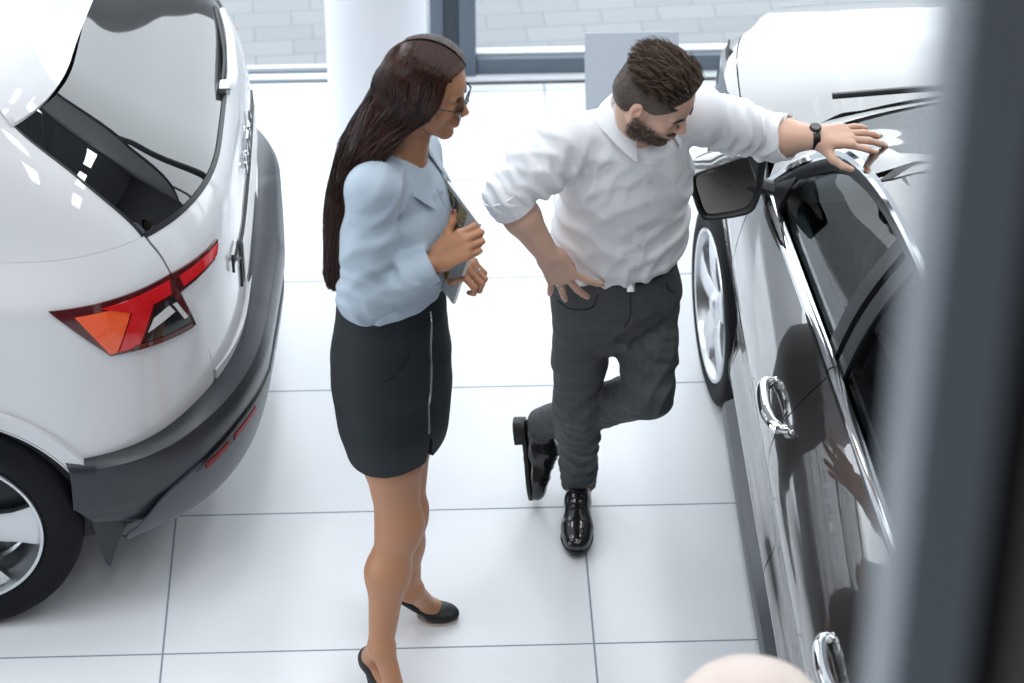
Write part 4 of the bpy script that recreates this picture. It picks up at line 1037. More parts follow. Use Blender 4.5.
# ============ woman
wm = thing('person', 'woman with long dark hair and glasses, pale blue blouse, black skirt, hugging a magazine', 'person', (-.08, 5.38, 0), )
fW = nz([.962, -.27, 0]); rW = np.array([fW[1], -fW[0], 0])          # facing, her right
pel = np.array([-0.0964, 5.4000, 0.9648]); wai = np.array([-0.0915, 5.4000, 1.1559]); rib = np.array([-0.0768, 5.3950, 1.2705]); che = np.array([-0.0604, 5.3900, 1.3744]); nkb = np.array([-0.0574, 5.3850, 1.5038])
hdc = np.array([0.0037, 5.3850, 1.7048])
shR = np.array([-0.1227, 5.2500, 1.5267]); shL = np.array([-0.0297, 5.5200, 1.4568]); elR = np.array([-0.1528, 5.1900, 1.2725]); wrR = np.array([0.0159, 5.2250, 1.3441])
elL = np.array([-0.0168, 5.5800, 1.1210]); wrL = np.array([0.0464, 5.3600, 1.2231])
knR = np.array([-0.0881, 5.2850, 0.5211]); anR = np.array([-0.1416, 5.2050, 0.1934]); knL = np.array([-0.0768, 5.4200, 0.4483]); anL = np.array([-0.0699, 5.4400, 0.1767])
hipR = pel+rW*.062-Z3*.03; hipL = pel-rW*.062-Z3*.03
H = Head(hdc, [.955*math.cos(.22), -.25*math.cos(.22), -math.sin(.22)], [.21, -.05, .97], .91)
B = Blob(); H.build(B)
B.econe(nkb-Z3*.01, H.w(-22, 0, -62), (.052, .050), (.050, .047), fW, .02)
B.chain([pel, wai, rib, che, nkb-Z3*.05], [(.10, .135), (.09, .105), (.095, .115), (.10, .135), (.06, .10)], fW, .04)
B.cone(shR, shL, .05, .05, .04)
def limb(B, a, b, r0, rm, r1, tm=.35, off=0, k=.02):
    m = a+(b-a)*tm+np.asarray(off); B.cone(a, m, r0, rm, k); B.cone(m, b, rm, r1, k)
for sh, el, wr in ((shR, elR, wrR), (shL, elL, wrL)): limb(B, sh, el, .045, .042, .034); limb(B, el, wr, .035, .038, .0235)
for hp, kn, an in ((hipR, knR, anR), (hipL, knL, anL)):
    limb(B, hp, kn, .070, .073, .050, .55); B.cone(kn+fW*.012+Z3*.012, kn+fW*.012-Z3*.02, .043, .040, .02)
    limb(B, kn, an, .048, .049, .031, .40, -fW*.010, .045)
def pump(B, S, toe, d, an, heel=.085, L_=.215):
    """Foot into B (skin), shoe into S."""
    d = nz(d); Hh = toe-d*L_+Z3*heel; bl = toe-d*.068+Z3*.012; sd_ = np.cross(Z3, d)
    B.cone(an, Hh+Z3*.028+d*.012, .030, .027, .015); B.cone(an-Z3*.01+d*.01, bl+Z3*.022, .029, .021, .02); B.cone(Hh+Z3*.02+d*.02, bl+Z3*.016, .025, .028, .02)
    B.ell(bl+d*.018+Z3*.012, (.045, .032, .016), np.stack([d, sd_, Z3], 1), .01)
    ax = nz(bl-Hh); up = np.cross(ax, sd_); up = up*np.sign(up[2]); Rm = np.stack([ax, sd_, up], 1)
    S.ell(Hh+Z3*.022+d*.012, (.036, .0325, .036), Rm, .01); S.econe(Hh+Z3*.016+d*.02, bl+Z3*.016, (.031, .022), (.039, .020), sd_, .012)
    S.ell(bl+d*.022+Z3*.010, (.052, .037, .022), np.stack([d, sd_, Z3], 1), .012); S.cone(bl+d*.035+Z3*.008, toe-d*.008+Z3*.010, .022, .009, .012)
    S.ell((Hh*.5+bl*.5)+up*.052, (.088, .0265, .043), Rm, .004, -1); S.ell(an+Z3*.02+d*.01, (.045, .033, .075), np.stack([d, sd_, Z3], 1), .004, -1)
    S.cone(Hh+d*.006+Z3*.0, Hh+d*.010-Z3*(heel-.006), .017, .0065, .012); S.cut((0, 0, .002), (0, 0, -1), .001)
    return bl, Hh
toeL = np.array([0.0540, 5.5099, 0.0000]); toeR = anR*np.array([1, 1, 0])+np.array([.085, -.125, 0])
dL = np.array([.97, -.2, 0]); dR = nz([.56, -.83, 0])
pumps = []
for toe, d, an in ((toeL, dL, anL), (toeR, dR, anR)):
    an2 = toe-nz(d)*.17+Z3*.175 if False else an
    S = Blob(); pump(B, S, toe, d, an2); pumps.append((S, toe, d))
# hands
tipsR = palmhand(B, wrR, np.array([0.0940, 5.2150, 1.4067])-wrR, [-.25, -.80, .55], -1, .172, [(.95, 1.15, .6), (1.0, 1.2, .7), (1.05, 1.25, .7), (1.1, 1.3, .7)], spread=(.02, .0, -.01, -.03), thumb=((.80, .55, -.15), (.80, .60, -.1), (.65, .75, .0)))
tipsL = palmhand(B, wrL, np.array([0.0995, 5.3000, 1.2798])-wrL, [.30, -.45, .82], 1, .168, [(1.15, 1.35, .8), (1.2, 1.4, .8), (1.25, 1.4, .8), (1.3, 1.4, .8)], thumb=((.75, .45, -.1), (.95, .05, .1), (1., -.1, .1)))
ringW = B.ring
body, Pv = solid('body', B, MATS['skin_w'], wm, .0028, 1)
def skin_paint(o, P, base, H, lips, tips, nail, stub=None):
    C = np.tile(np.array(base), (len(P), 1)); q = H.loc(P); near = np.abs(q).max(1) < 160
    def mix(w, c): C[:] = C*(1-w[:, None])+np.array(c)*w[:, None]
    g = lambda c, r: np.exp(-(((q-np.array(c))/np.array(r))**2).sum(1))*near
    mix(np.clip(g((94, 0, -57.5), (11, 17, 4.5))+g((94, 0, -68.5), (11, 15, 5)), 0, 1)*.85, lips)
    for s in (1, -1): mix(g((62, s*45, -28), (30, 20, 18))*.25, (base[0]*1.05, base[1]*.72, base[2]*.62)); mix(np.clip(g((-8, s*80, -6), (18, 14, 30)), 0, 1)*.3, (base[0]*1.1, base[1]*.65, base[2]*.55))
    mix(g((106, 0, -30), (12, 12, 12))*.25, (base[0]*1.05, base[1]*.7, base[2]*.6))
    for (p, v, n) in tips:
        mix(np.clip(1.6*np.exp(-(((P-(p+v*.002+n*.006))/.0062)**2).sum(1)), 0, 1), nail)
    paint(o, P, np.clip(C, 0, 1))
skin_paint(body, Pv, (.45, .225, .128), H, (.40, .09, .08), tipsR+tipsL, (.16, .015, .02)); H.eyes(body)
for (S, toe, d) in pumps:
    so, sp_ = solid('shoe', S, MATS['shoe_w'], wm, .0026)
    d = nz(d); sd_ = np.cross(Z3, d); ring = []
    for t in np.linspace(0, 2*PI, 41)[:-1]: ring.append(toe-d*.052+d*.052*math.cos(t)*(1+.0*math.cos(t))+sd_*.034*math.sin(t)*(1-.25*math.cos(t))+Z3*.004)
    MB().tube(ring, .0042, 6, closed=True).build('shoe_sole', MATS['sole_pale'], so)
# skirt
K_ = Blob(); w0 = wai+Z3*.025
K_.chain([w0, wai-Z3*.05, pel+Z3*.01, pel-Z3*.09, np.array([-0.0935, 5.3700, 0.7961]), np.array([-0.0901, 5.3550, 0.6363])], [(.104, .120), (.118, .140), (.131, .158), (.131, .164), (.119, .160), (.108, .150)], fW, .05)
hz0 = np.array([-0.0879, 5.3550, 0.7271])
K_.cut(hz0, nz([.10, .0, -1.]), .003); K_.cut(w0, (0, 0, 1), .006)
K_.ell(hz0-Z3*.035, (.085, .120, .045), np.stack([fW, -rW, Z3], 1), .006, -1)
slit = hz0+fW*.115+rW*.075
K_.econe(slit-Z3*.05, slit+Z3*.085, (.020, .05), (.002, .04), np.cross(Z3, nz(fW+.9*rW)), .003, -1)
K_.folds(pel+fW*.05-Z3*.05, .16, [.5, .2, 1], .09, .0035, .4); K_.folds(pel-fW*.1-Z3*.1, .14, [.3, .2, 1], .08, .003, 2.)
sk, _ = solid('skirt', K_, MATS['skirt'], wm, .0038, 2)
# zip down the front of the skirt
zz = np.linspace(wai[2]-.01, hz0[2]+.10, 40); tt = np.linspace(0, 1, 40)
az = np.stack([nz(fW*(1.0)+rW*(.55+.30*t)) for t in tt]); cen = np.stack([np.interp(zz, [hz0[2], pel[2], wai[2]], [c[i] for c in (hz0, pel, wai)]) for i in (0, 1)]+[zz], 1)
zp = hit(K_, cen+az*.35, -az)+az*.001
MB().tube(zp, .0034, 6).build('zip', MATS['silver'], sk); MB().tube([zp[1], zp[1]+np.array([.002, -.004, -.016])], .003, 6).build('zip_pull', MATS['silver'], sk)
pk = np.linspace(0, 1, 16); az = np.stack([nz(rW+fW*(.15+.55*t)) for t in pk]); cz = np.stack([pel+Z3*(.03+.07*t**1.5) for t in pk]); pp = hit(K_, cz+az*.35, -az)
MB().tube(pp, .0018, 6).build('pocket_seam', MATS['belt'], sk)
# blouse
U = Blob()
U.chain([wai-Z3*.0, wai+Z3*.06, rib, che, nkb-Z3*.055], [(.118, .138), (.125, .148), (.118, .148), (.112, .150), (.070, .118)], fW, .05)
for s in (1, -1): U.ell(che+fW*.036+rW*s*.064-Z3*.025, (.054, .062, .064), np.stack([fW, -rW, Z3], 1), .05)
U.cone(shR, shL, .060, .060, .05); U.cone(nkb-Z3*.045, nkb-Z3*.022, .075, .058, .03)
def sleeve(U, sh, el, wr, r, cuff=.93):
    mid = sh+(el-sh)*.5; c = el+(wr-el)*cuff; U.cone(sh, mid, r[0], r[1], .035); U.cone(mid, el, r[1], r[2], .03); U.cone(el, el+(c-el)*.6, r[2], r[3], .02); U.cone(el+(c-el)*.6, c, r[3], r[4], .01); return c
UR, UL = Blob(), Blob()
cR = sleeve(UR, shR, elR, wrR, (.060, .058, .058, .052, .040)); cL = sleeve(UL, shL, elL, wrL, (.060, .056, .055, .048, .040))
U.cut(wai-Z3*.018, nz(fW*.30-Z3), .006)
dR_ = nz(wrR-elR); dL_ = nz(wrL-elL)
def open_cuff(U, c, d, r):
    U.cone(c-d*.03, c+d*.05, r, r, .003, -1)
    def g(P, D):
        q = (P-c)@d; rad = np.linalg.norm(P-c-q[:, None]*d, axis=1); m = (rad < .09) & (q > -.03); D = D.copy(); D[m] = np.maximum(D[m], q[m]-.004); return D
    U.post.append(g)
open_cuff(UR, cR, dR_, .033); open_cuff(UL, cL, dL_, .033); U.sub(UR, .022); U.sub(UL, .022)
arm = nz(elR-shR)
U.folds(shR*.45+elR*.55, .10, nz(arm+.5*fW), .062, 0.0074, .6); U.folds(elR+fW*.02, .085, nz(dR_*.7-arm*.7), .040, 0.0101, 1.9); U.folds(elR*.5+cR*.5, .07, nz(dR_+.3*Z3), .045, 0.0074, .3)
U.folds(shR+fW*.05-Z3*.04, .09, nz(fW-.6*Z3), .055, 0.0068, 2.2); U.folds(che-fW*.12, .15, nz([.4, -.2, 1]), .085, 0.0081, 1.); U.folds(rib+fW*.06+rW*.05, .11, nz(Z3+.6*fW), .075, 0.0081, .2)
U.folds(wai-fW*.06+rW*.08+Z3*.03, .10, nz(fW+.2*Z3), .05, 0.0081, 2.6); U.folds(wai+fW*.08+Z3*.04, .09, nz(-rW+.3*Z3), .045, 0.0068, .9)
bl, _ = solid('blouse', U, MATS['blouse'], wm, .0034, 2)
collar('collar', MATS['blouse'], bl, nkb+Z3*.026+fW*.004, fW, nz(Z3+fW*.22), .059, .062, .034, .050, .8, .030, open_=.55)
# cuffs, placket
def cuff(name, m, parent, c, d, r0, r1, w, th=.003):
    X, Y_, Zd = frame(d, Z3 if abs(d[2]) < .9 else [1, 0, 0]); rows = []
    for k, r in ((-w, r0), (-w*.5, (r0+r1)/2+.0015), (0, r1)): rows.append([c+Zd*k+(X*math.cos(t)+Y_*math.sin(t))*r for t in np.linspace(0, 2*PI, 41)])
    return MB().shell(np.stack([np.array(q) for q in rows], 1), th).build(name, m, parent)
cuff('cuff', MATS['blouse'], bl, cR+dR_*.004, dR_, .047, .0425, .055); cuff('cuff', MATS['blouse'], bl, cL+dL_*.004, dL_, .047, .0425, .055)
tt = np.linspace(0, 1, 40); cz = np.stack([(wai+Z3*.0)*(1-t)+(nkb-Z3*.04)*t for t in tt]); 
def strip(name, m, parent, fn, cz, dirs, w, side, lift=.0015, th=.0015):
    rows = []
    for k in (-1, -.33, .33, 1): o = cz+side*w*k; rows.append(hit(fn, o+dirs*.32, -dirs)+dirs*lift)
    return MB().shell(np.stack(rows, 1), th).build(name, m, parent), np.mean(rows, 0)
dF = np.tile(fW, (40, 1)); pl_, cp = strip('placket', MATS['blouse'], bl, U, cz, dF, .013, rW)
for i in (8, 16, 24, 31, 37): MB().lathe([(0, .002), (.0045, .0018), (.005, 0), (0, -.001)], cp[i]+fW*.0015, n=12, R=np.stack([rW, Z3, fW], 1)).build('button', MATS['blouse'], bl)
# hair: a smooth under-layer and strands
rng = np.random.default_rng(3)
Hc = Blob()
h1 = H.w(-40, -8, 30); bun = [H.w(-66, -24, -45), np.array([-0.1369, 5.3450, 1.5951]), np.array([-0.1819, 5.3050, 1.5250]), np.array([-0.2103, 5.2800, 1.4227]), np.array([-0.2236, 5.2700, 1.3083])]
H.e(Hc, (-12, 0, 41), (98, 78.5, 81.5), 10); H.e(Hc, (-36, 0, -5), (58, 66, 80), 20)
Hc.chain([H.w(-45, 0, -30)]+bun[1:], [(.030, .045), (.018, .032), (.013, .028), (.009, .022), (.005, .010)], H.f, .03)
H.e(Hc, (0, -74, 0), (34, 9, 70), 14); H.e(Hc, (0, 74, 0), (34, 9, 70), 14); 
def face_open(P, D):
    q = H.loc(P); x, y, z = q[:, 0], np.abs(q[:, 1]), q[:, 2]
    edge = 61-.0075*np.maximum(z-20, 0)**1.55*1.0*0-np.maximum(0, (58-z))*.42-np.maximum(0, z-70)*-.5
    d = (x-(edge+.004*(70-y)**2*.2))*H.k; d = np.where(z > 98, -1, d); return np.maximum(D, np.where(np.abs(q).max(1) < 200, d, -1))
Hc.post.append(face_open)
def ripple(P, D):
    q = H.loc(P); m = np.abs(D) < .03; D = D.copy(); a = np.arctan2(q[:, 1], q[:, 0]+30)
    s = np.where(q[:, 2] < -40, (P@(nz([.9, .1, .45])))*520, a*26+.02*q[:, 2]); D[m] -= .0005*(np.sin(s[m])+.6*np.sin(2.3*s[m]+1)); return D
Hc.post.append(ripple)
hr, Ph_ = solid('hair', Hc, MATS['hair_cap'], wm, .0032, 1); paint(hr, Ph_, np.tile((.012, .006, .005), (len(Ph_), 1)))
S = []; TC = []
for i in range(8000):
    sgn = -1 if rng.random() < .60 else 1
    x = rng.uniform(-85, 79); part = 6+rng.normal(0, 2)
    def surf(x, ang, rad=1.03):      # scalp point: ang 0 at the top, +-90 at the sides
        r = math.sqrt(max(0, 1-((x+8)/105)**2)); return H.w(x, 90*r*math.sin(ang)*rad, 48+86*r*math.cos(ang)*rad)
    a0 = sgn*.06; lift = rng.uniform(1.0, 1.06)
    pts = [surf(x, a0, 1.01*lift)]
    xs = x
    for k, (an_, back) in enumerate(((.55, .05), (1.05, .18), (1.5, .40))):
        xx = x+(-62-x)*back; 
        if k == 2: xx = min(xx, 44)
        pts.append(surf(max(-96, xx), sgn*an_, 1.03*lift+.01))
    u1 = rng.uniform(-1, 1); u2 = rng.uniform(-1, 1); ln = rng.uniform(.72, 1.12)
    fr = (x+85)/159
    if i % 3 == 0:
        ph_ = rng.uniform(-1.35, 1.35); x = rng.uniform(-60, 20); fr = 0; R3 = lambda k, z: H.w(-12-102*k*math.cos(ph_)*lift, 88*k*math.sin(ph_)*lift, z); pts = [surf(x, .06*np.sign(ph_), 1.02), R3(.62, 107), R3(.93, 76), R3(1.06, 30), H.w(-12-120*math.cos(ph_)*lift, 76*math.sin(ph_), -36)]
    else:
        pts[-1] = H.w(-62+fr*100+rng.normal(0, 4), sgn*(85*lift+rng.normal(0, 2)), 8); pts.append(H.w(-74+fr*80+rng.normal(0, 5), sgn*(80+rng.normal(0, 4)), -52))
    for c, wx, wy in ((bun[1], .044, .062), (bun[2], .032, .056), (bun[3], .024, .05), (bun[4]+np.array([0, 0, -.05]), .020, .038)):
        pts.append(c+H.f*((u1*.5+(fr-.4)*.9 if c is bun[1] else u1*.8)*wx)+np.array([.2, -1, .1])*u2*wy*(.9 if sgn < 0 else .7)+rng.normal(0, .0025, 3))
    if ln < .95: pts[-1] = pts[-2]+(pts[-1]-pts[-2])*max(.15, (ln-.7)*4)
    S.append(crv(pts, 26)); q_ = .5+.5*math.sin(x*.42+a0*9+u1*3)*math.sin(x*.17+2+u2*4); q_ = np.clip(q_*.75+rng.normal(0, .18), 0, 1)**1.6; red = 1.0 if lift < 1.045 else 1.5; TC.append(np.array((.010, .0048, .0042))*(1-q_)+np.array((.085*red, .034*red**.5, .024))*q_)
strands('hair_strands', S, .0013, MATS['hair_w'], hr, .35, TC)
# eyebrows, spectacles
def brow(H, parent, m, th):
    for s in (1, -1):
        pts = [H.w(88, s*14, 19), H.w(86, s*26, 24), H.w(78, s*38, 24), H.w(69, s*47, 19)]; pts = crv(pts, 12)
        pts = hit(B, pts+H.f*.03, -H.f)+H.f*.001
        MB().tube(pts, [th*1.0]*8+[th*.8, th*.6, th*.5, th*.3], 6).build('eyebrow', m, parent)
brow(H, body, MATS['hair_w'], .0028)
gl = bpy.data.objects.new('spectacles', None); COL.objects.link(gl); gl.location = tuple(H.w(100, 0, -4)); put_under(gl, wm)
for s in (1, -1):
    C = crv([H.w(101-abs(y-s*34)*.10, y, z) for (y, z) in [(s*12, 8), (s*24, 15), (s*42, 15), (s*57, 11), (s*60, -2), (s*54, -20), (s*38, -26), (s*20, -22), (s*11, -8)]], 40, closed=True)
    MB().tube(C, .0019, 6, closed=True).build('rim', MATS['spec_frame'], gl)
    cc = C.mean(0); MB().grid(np.stack([cc+(C-cc)*k for k in (1, .6, .05)], 1), closed_u=True).build('lens', MATS['lens'], gl)
    MB().tube(crv([H.w(97, s*59, 8), H.w(85, s*72, 8), H.w(40, s*79, 8), H.w(0, s*83, 10), H.w(-16, s*84, -4)], 20), .0021, 6).build('temple', MATS['spec_frame'], gl)
MB().tube(crv([H.w(101, 12, 2), H.w(107, 0, 6), H.w(101, -12, 2)], 10), .0018, 6).build('bridge', MATS['spec_frame'], gl)
# rings
def ring_on(p, ax, r, parent):
    X, Y_, Zd = frame(ax, [.1, .2, .97]); MB().tube([p+(X*math.cos(t)+Y_*math.sin(t))*r for t in np.linspace(0, 2*PI, 25)[:-1]], .0018, 6, closed=True).build('ring', MATS['silver'], parent)
ring_on(ringW[0], ringW[1], ringW[2], body)
# magazine
TL = np.array([0.0367, 5.4300, 1.4458]); TR = np.array([0.1158, 5.2620, 1.4213]); BR = np.array([0.0537, 5.2620, 1.1998]); BL = TL+BR-TR
mg = thing('magazine', 'glossy magazine with a photo cover held upright against the chest of the woman', 'magazine', BR)
nM = nz(np.cross(TR-TL, BR-TR)); nM = nM if np.dot(nM, np.array([0, 0, 4.9])-TL) > 0 else -nM
def mq(a, b, c, d, nu=8, nv=8, lift=0.):
    u = np.linspace(0, 1, nu)[:, None, None]; v = np.linspace(0, 1, nv)[None, :, None]; P = (a*(1-u)+b*u)*(1-v)+(d*(1-u)+c*u)*v
    return P+nM*lift+0*u
mflip = np.dot(gnorm(mq(TL, TR, BR, BL))[3, 3], nM) < 0
MB().shell(mq(TL, TR, BR, BL), .007, flip=mflip).build('pages', mat('paper', (.75, .75, .74), .5), mg)
def cover_mat():
    m = mat('photo_cover', (.3, .3, .3), .18, coat=.5); nt = m.node_tree; L = nt.links.new; b = nt.nodes['Principled BSDF']
    tc = nt.nodes.new('ShaderNodeTexCoord'); n = nt.nodes.new('ShaderNodeTexNoise'); n.inputs['Scale'].default_value = 22; n.inputs['Detail'].default_value = 4; n.inputs['Distortion'].default_value = 1.2
    r = nt.nodes.new('ShaderNodeValToRGB'); L(tc.outputs['Object'], n.inputs['Vector']); L(n.outputs['Fac'], r.inputs[0]); L(r.outputs[0], b.inputs['Base Color'])
    e = r.color_ramp.elements; e[0].position = .36; e[0].color = (.008, .012, .012, 1); e[1].position = .70; e[1].color = (.60, .58, .52, 1)
    for p, c in ((.46, (.03, .035, .03, 1)), (.53, (.30, .20, .06, 1)), (.60, (.10, .08, .05, 1))): q = e.new(p); q.color = c
    return m
MB().shell(mq(TL, TR, BR, BL, lift=.0012), .0012, flip=mflip).build('cover', mat('cover_grey', (.36, .37, .38), .3, coat=.3), mg)
l = lambda u, v: TL+(TR-TL)*u+(BL-TL)*v
MB().shell(mq(l(.02, .05), l(.72, .03), l(.74, .85), l(.02, .87), lift=.0022), .0008, flip=mflip).build('cover_picture', cover_mat(), mg)
# ============ man
mn = thing('person', 'bearded man in a white shirt and grey trousers bending towards the dark car', 'person', (.42, 5.88, 0))
fM = nz([.10, -.99, 0]); rM = np.array([fM[1], -fM[0], 0])           # his right = image left
pe = np.array([0.4775, 5.8000, 0.8484]); be = np.array([0.4715, 5.7850, 0.9610]); mi = np.array([0.4845, 5.7600, 1.0895]); ch = np.array([0.4892, 5.7100, 1.2689]); nk = np.array([0.5086, 5.6600, 1.4138])
sR = np.array([0.3284, 5.6600, 1.3868]); sL = np.array([0.6463, 5.7000, 1.4370]); eR = np.array([0.1937, 5.6000, 1.2770]); wR = np.array([0.2892, 5.6000, 1.1059])
eL = np.array([0.8436, 5.8000, 1.3059]); wL = np.array([0.9423, 5.7350, 1.3438])
kR = np.array([0.3816, 5.7900, 0.5048]); aR = np.array([.402, 5.975, .095]); kL = np.array([0.5583, 5.6900, 0.6081]); aL = np.array([0.2990, 6.0300, 0.2493])
hR = pe+rM*.085-Z3*.05; hL = pe-rM*.085-Z3*.05
yaw, pit = math.radians(58), math.radians(30)
f_ = np.array([math.sin(yaw)*math.cos(pit), -math.cos(yaw)*math.cos(pit), -math.sin(pit)]); u_ = np.array([math.sin(yaw)*math.sin(pit), -math.cos(yaw)*math.sin(pit), math.cos(pit)])+np.array([-.05, -.10, 0])
HM = Head(np.array([0.5403, 5.5700, 1.5644]), f_, u_, 0.925, True)
Q = Blob(); HM.build(Q)
Q.econe(nk-Z3*.02, HM.w(-25, 0, -60), (.060, .060), (.058, .056), fM, .025)
Q.chain([pe, be, mi, ch, nk-Z3*.06], [(.085, .12), (.09, .125), (.095, .135), (.10, .14), (.06, .09)], fM, .03); Q.cone(sR, sL, .050, .050, .03)
limb(Q, sR, eR, .052, .050, .040); limb(Q, eR, wR, .040, .044, .029); limb(Q, sL, eL, .052, .050, .040); limb(Q, eL, wL, .041, .045, .031)
for hp, kn, an in ((hR, kR, aR), (hL, kL, aL)): limb(Q, hp, kn, .060, .058, .045); limb(Q, kn, an, .043, .044, .028)
Q.cone(aR, aR+np.array([0, -.10, -.05]), .035, .03, .02); Q.cone(aL, aL+np.array([-.02, 0, -.12]), .035, .03, .02)
tR = palmhand(Q, wR, np.array([0.3402, 5.6150, 0.9988])-wR, [-.22, -.93, .30], -1, .190, [(.12, .22, .12), (.10, .22, .12), (.10, .25, .12), (.15, .3, .15)], spread=(.46, .10, -.24, -.46), thumb=((.90, .02, -.45), (.95, -.08, -.35), (.95, -.12, -.3)))
ringM = Q.ring
kn_ = wL+np.array([.09, .012, -.004])
tL = palmhand(Q, wL, kn_-wL, [.02, -.28, .95], 1, .182, [(.22, .20, .18), (.16, .20, .18), (.14, .22, .2), (.14, .24, .2)], spread=(.16, .03, -.10, -.24), thumb=((.42, .80, -.22), (.72, .55, -.25), (.9, .25, -.25)))
mb_, Pm = solid('body', Q, MATS['skin_m'], mn, .0028, 1)
skin_paint(mb_, Pm, (.64, .41, .31), HM, (.48, .20, .17), tR+tL, (.66, .42, .33)); HM.eyes(mb_); ring_on(ringM[0], ringM[1], ringM[2], mb_)
# beard, brows, hair
qb = HM.loc(Pm); xb, yb, zb_ = qb[:, 0], np.abs(qb[:, 1]), qb[:, 2]
sm = lambda a, w: np.clip(.5-a/(2*w), 0, 1)
jaw = sm(zb_+62-.95*np.maximum(0, yb-34), 10)*sm(-(xb+6), 8)*sm(-(zb_+150), 10)*sm(-62-.2*xb-zb_-62, 9)
ms = sm(np.abs(zb_+50)-6, 3)*sm(yb-27, 4)*sm(66-xb, 5); mouth = sm(np.abs(zb_+63)-7, 3)*sm(yb-19, 4)*sm(74-xb, 4)
bm_ = np.clip(np.maximum(jaw, ms)-mouth, 0, 1)*(np.abs(qb).max(1) < 150)
ca = mb_.data.color_attributes['tint']; cc = np.empty(len(Pm)*4, np.float32); ca.data.foreach_get('color', cc); cc = cc.reshape(-1, 4)
cc[:, :3] = cc[:, :3]*(1-.78*bm_[:, None])+np.array((.10, .062, .045))*.78*bm_[:, None]; ca.data.foreach_set('color', cc.ravel())
S = []; cand = np.nonzero(bm_ > .3)[0]
for i in rng.choice(cand, min(3600, len(cand))):
    if rng.random() > bm_[i]: continue
    p = Pm[i]; nr = nz(p-HM.w(20, 0, -40)); d1 = nz(nr*.7-HM.u*.8+HM.f*.1+rng.normal(0, .25, 3)); S.append(np.array([p-nr*.001, p+d1*.003, p+d1*.0065-nr*.001]))
strands('beard', S, .0007, mat('beard_hair', (.075, .045, .030), .6), mb_, .4)
for s in (1, -1):
    pts = crv([HM.w(90, s*13, 18), HM.w(89, s*26, 23), HM.w(80, s*39, 22), HM.w(71, s*47, 16)], 12); pts = hit(Q, pts+HM.f*.03, -HM.f)+HM.f*.001
    MB().tube(pts, [.0034]*8+[.003, .0026, .002, .0012], 6).build('eyebrow', MATS['hair_m'], mb_)
G = Blob(); HM.e(G, (-12, 0, 44), (100, 80.5, 84), 8); HM.e(G, (-46, 0, -14), (66, 74, 66), 20); HM.e(G, (10, 0, 86), (80, 58, 50), 30); HM.e(G, (48, 4, 92), (40, 48, 34), 24)
def hair_f(P, D):
    q = HM.loc(P); x, y, z = q[:, 0], np.abs(q[:, 1]), q[:, 2]
    line = np.where(z > 62, 74-.012*y**2*.5, np.where(z > 10, 40+(z-10)*.62, 14-(10-z)*.25)); line = line-np.maximum(0, y-50)*.25
    d = np.maximum((x-line), np.maximum(-(z+58), np.where(np.abs(x+8) < 22, np.where(y > 60, (-18-z), -99), -99)))*HM.k
    n = np.sin(q[:, 0]*.28+q[:, 1]*.12)*np.sin(q[:, 1]*.42-q[:, 0]*.1); w = np.clip((z-40)/50, 0, 1)
    return np.maximum(D-.004*w*n, d)
G.post.append(hair_f)
hm_, Ph = solid('hair', G, MATS['hair_m'], mn, .003, 1); zh = HM.loc(Ph)[:, 2]; wt = np.clip((zh-30)/50, 0, 1)[:, None]; paint(hm_, Ph, np.array((.10, .075, .062))*(1-wt)+np.array((.030, .020, .015))*wt)
S = []; TC = []; Nn = 6500; idx = rng.choice(len(Ph), Nn)
qq = HM.loc(Ph)
for i in idx:
    x, y, z = qq[i]
    if z < -55 or x > 76: continue
    top = np.clip((z-55)/55, 0, 1); nrm = nz((x+12)/100**2*HM.f+y/80**2*HM.s+(z-44)/84**2*HM.u)
    swp = nz(-HM.f*.9-HM.s*.25+HM.u*(.35 if x > 20 else -.1)) if top > .15 else nz(-HM.u*.8-HM.f*.5)
    L_ = .005+.034*top*rng.uniform(.5, 1.2); j = rng.normal(0, .18, 3)
    p = Ph[i]-nrm*.001; d1 = nz(nrm*(.75 if top > .3 else .25)+swp+j); d2 = nz(nrm*.15+swp*1.2+j)
    S.append(np.array([p, p+d1*L_*.5, p+d1*L_*.5+d2*L_*.5])); q_ = np.clip(.45+.45*math.sin(y*.5+x*.07)+rng.normal(0, .2), 0, 1)**1.5; TC.append(np.array((.026, .017, .013))*(1-q_)+np.array((.21, .145, .10))*q_ if top > .1 else np.array((.085, .064, .052))*(.6+.8*q_))
strands('hair_strands', S, .0012, MATS['hair_m'], hm_, .3, TC)
# shirt
T = Blob()
T.chain([be-Z3*.03, be+Z3*.04, mi, ch, nk-Z3*.07], [(.112, .158), (.120, .160), (.120, .160), (.120, .156), (.078, .116)], fM, .05)
T.cone(sR, sL, .064, .064, .06); T.cone(nk-Z3*.03, nk+Z3*.008, .085, .064, .035)
cRr = eR+(wR-eR)*.16; cLl = eL+(wL-eL)*.42
m1 = sR+(eR-sR)*.5; TR_ = Blob(); TR_.cone(sR, m1, .070, .068, .045); TR_.cone(m1, eR, .067, .056, .03); TR_.cone(eR, cRr, .056, .054, .02)
m1 = sL+(eL-sL)*.5; TL_ = Blob(); TL_.cone(sL, m1, .068, .064, .045); TL_.cone(m1, eL, .063, .056, .03); TL_.cone(eL, cLl, .056, .054, .02)
open_cuff(TR_, cRr, nz(wR-eR), .047); open_cuff(TL_, cLl, nz(wL-eL), .047); T.sub(TR_, .03); T.sub(TL_, .03)
T.cut(be+Z3*.013, nz([.05, .12, -1]), .008)
aRm = nz(eR-sR); aLm = nz(eL-sL)
T.folds(sR*.35+eR*.65, .11, nz(aRm+.25*Z3), .042, 0.0123, .8, sharp=1.6); T.folds(sR*.75+eR*.25, .09, nz(aRm-.6*Z3), .050, 0.0104, 2.1); T.folds(eR, .07, nz(aRm-.5*Z3), .030, 0.0097, .2)
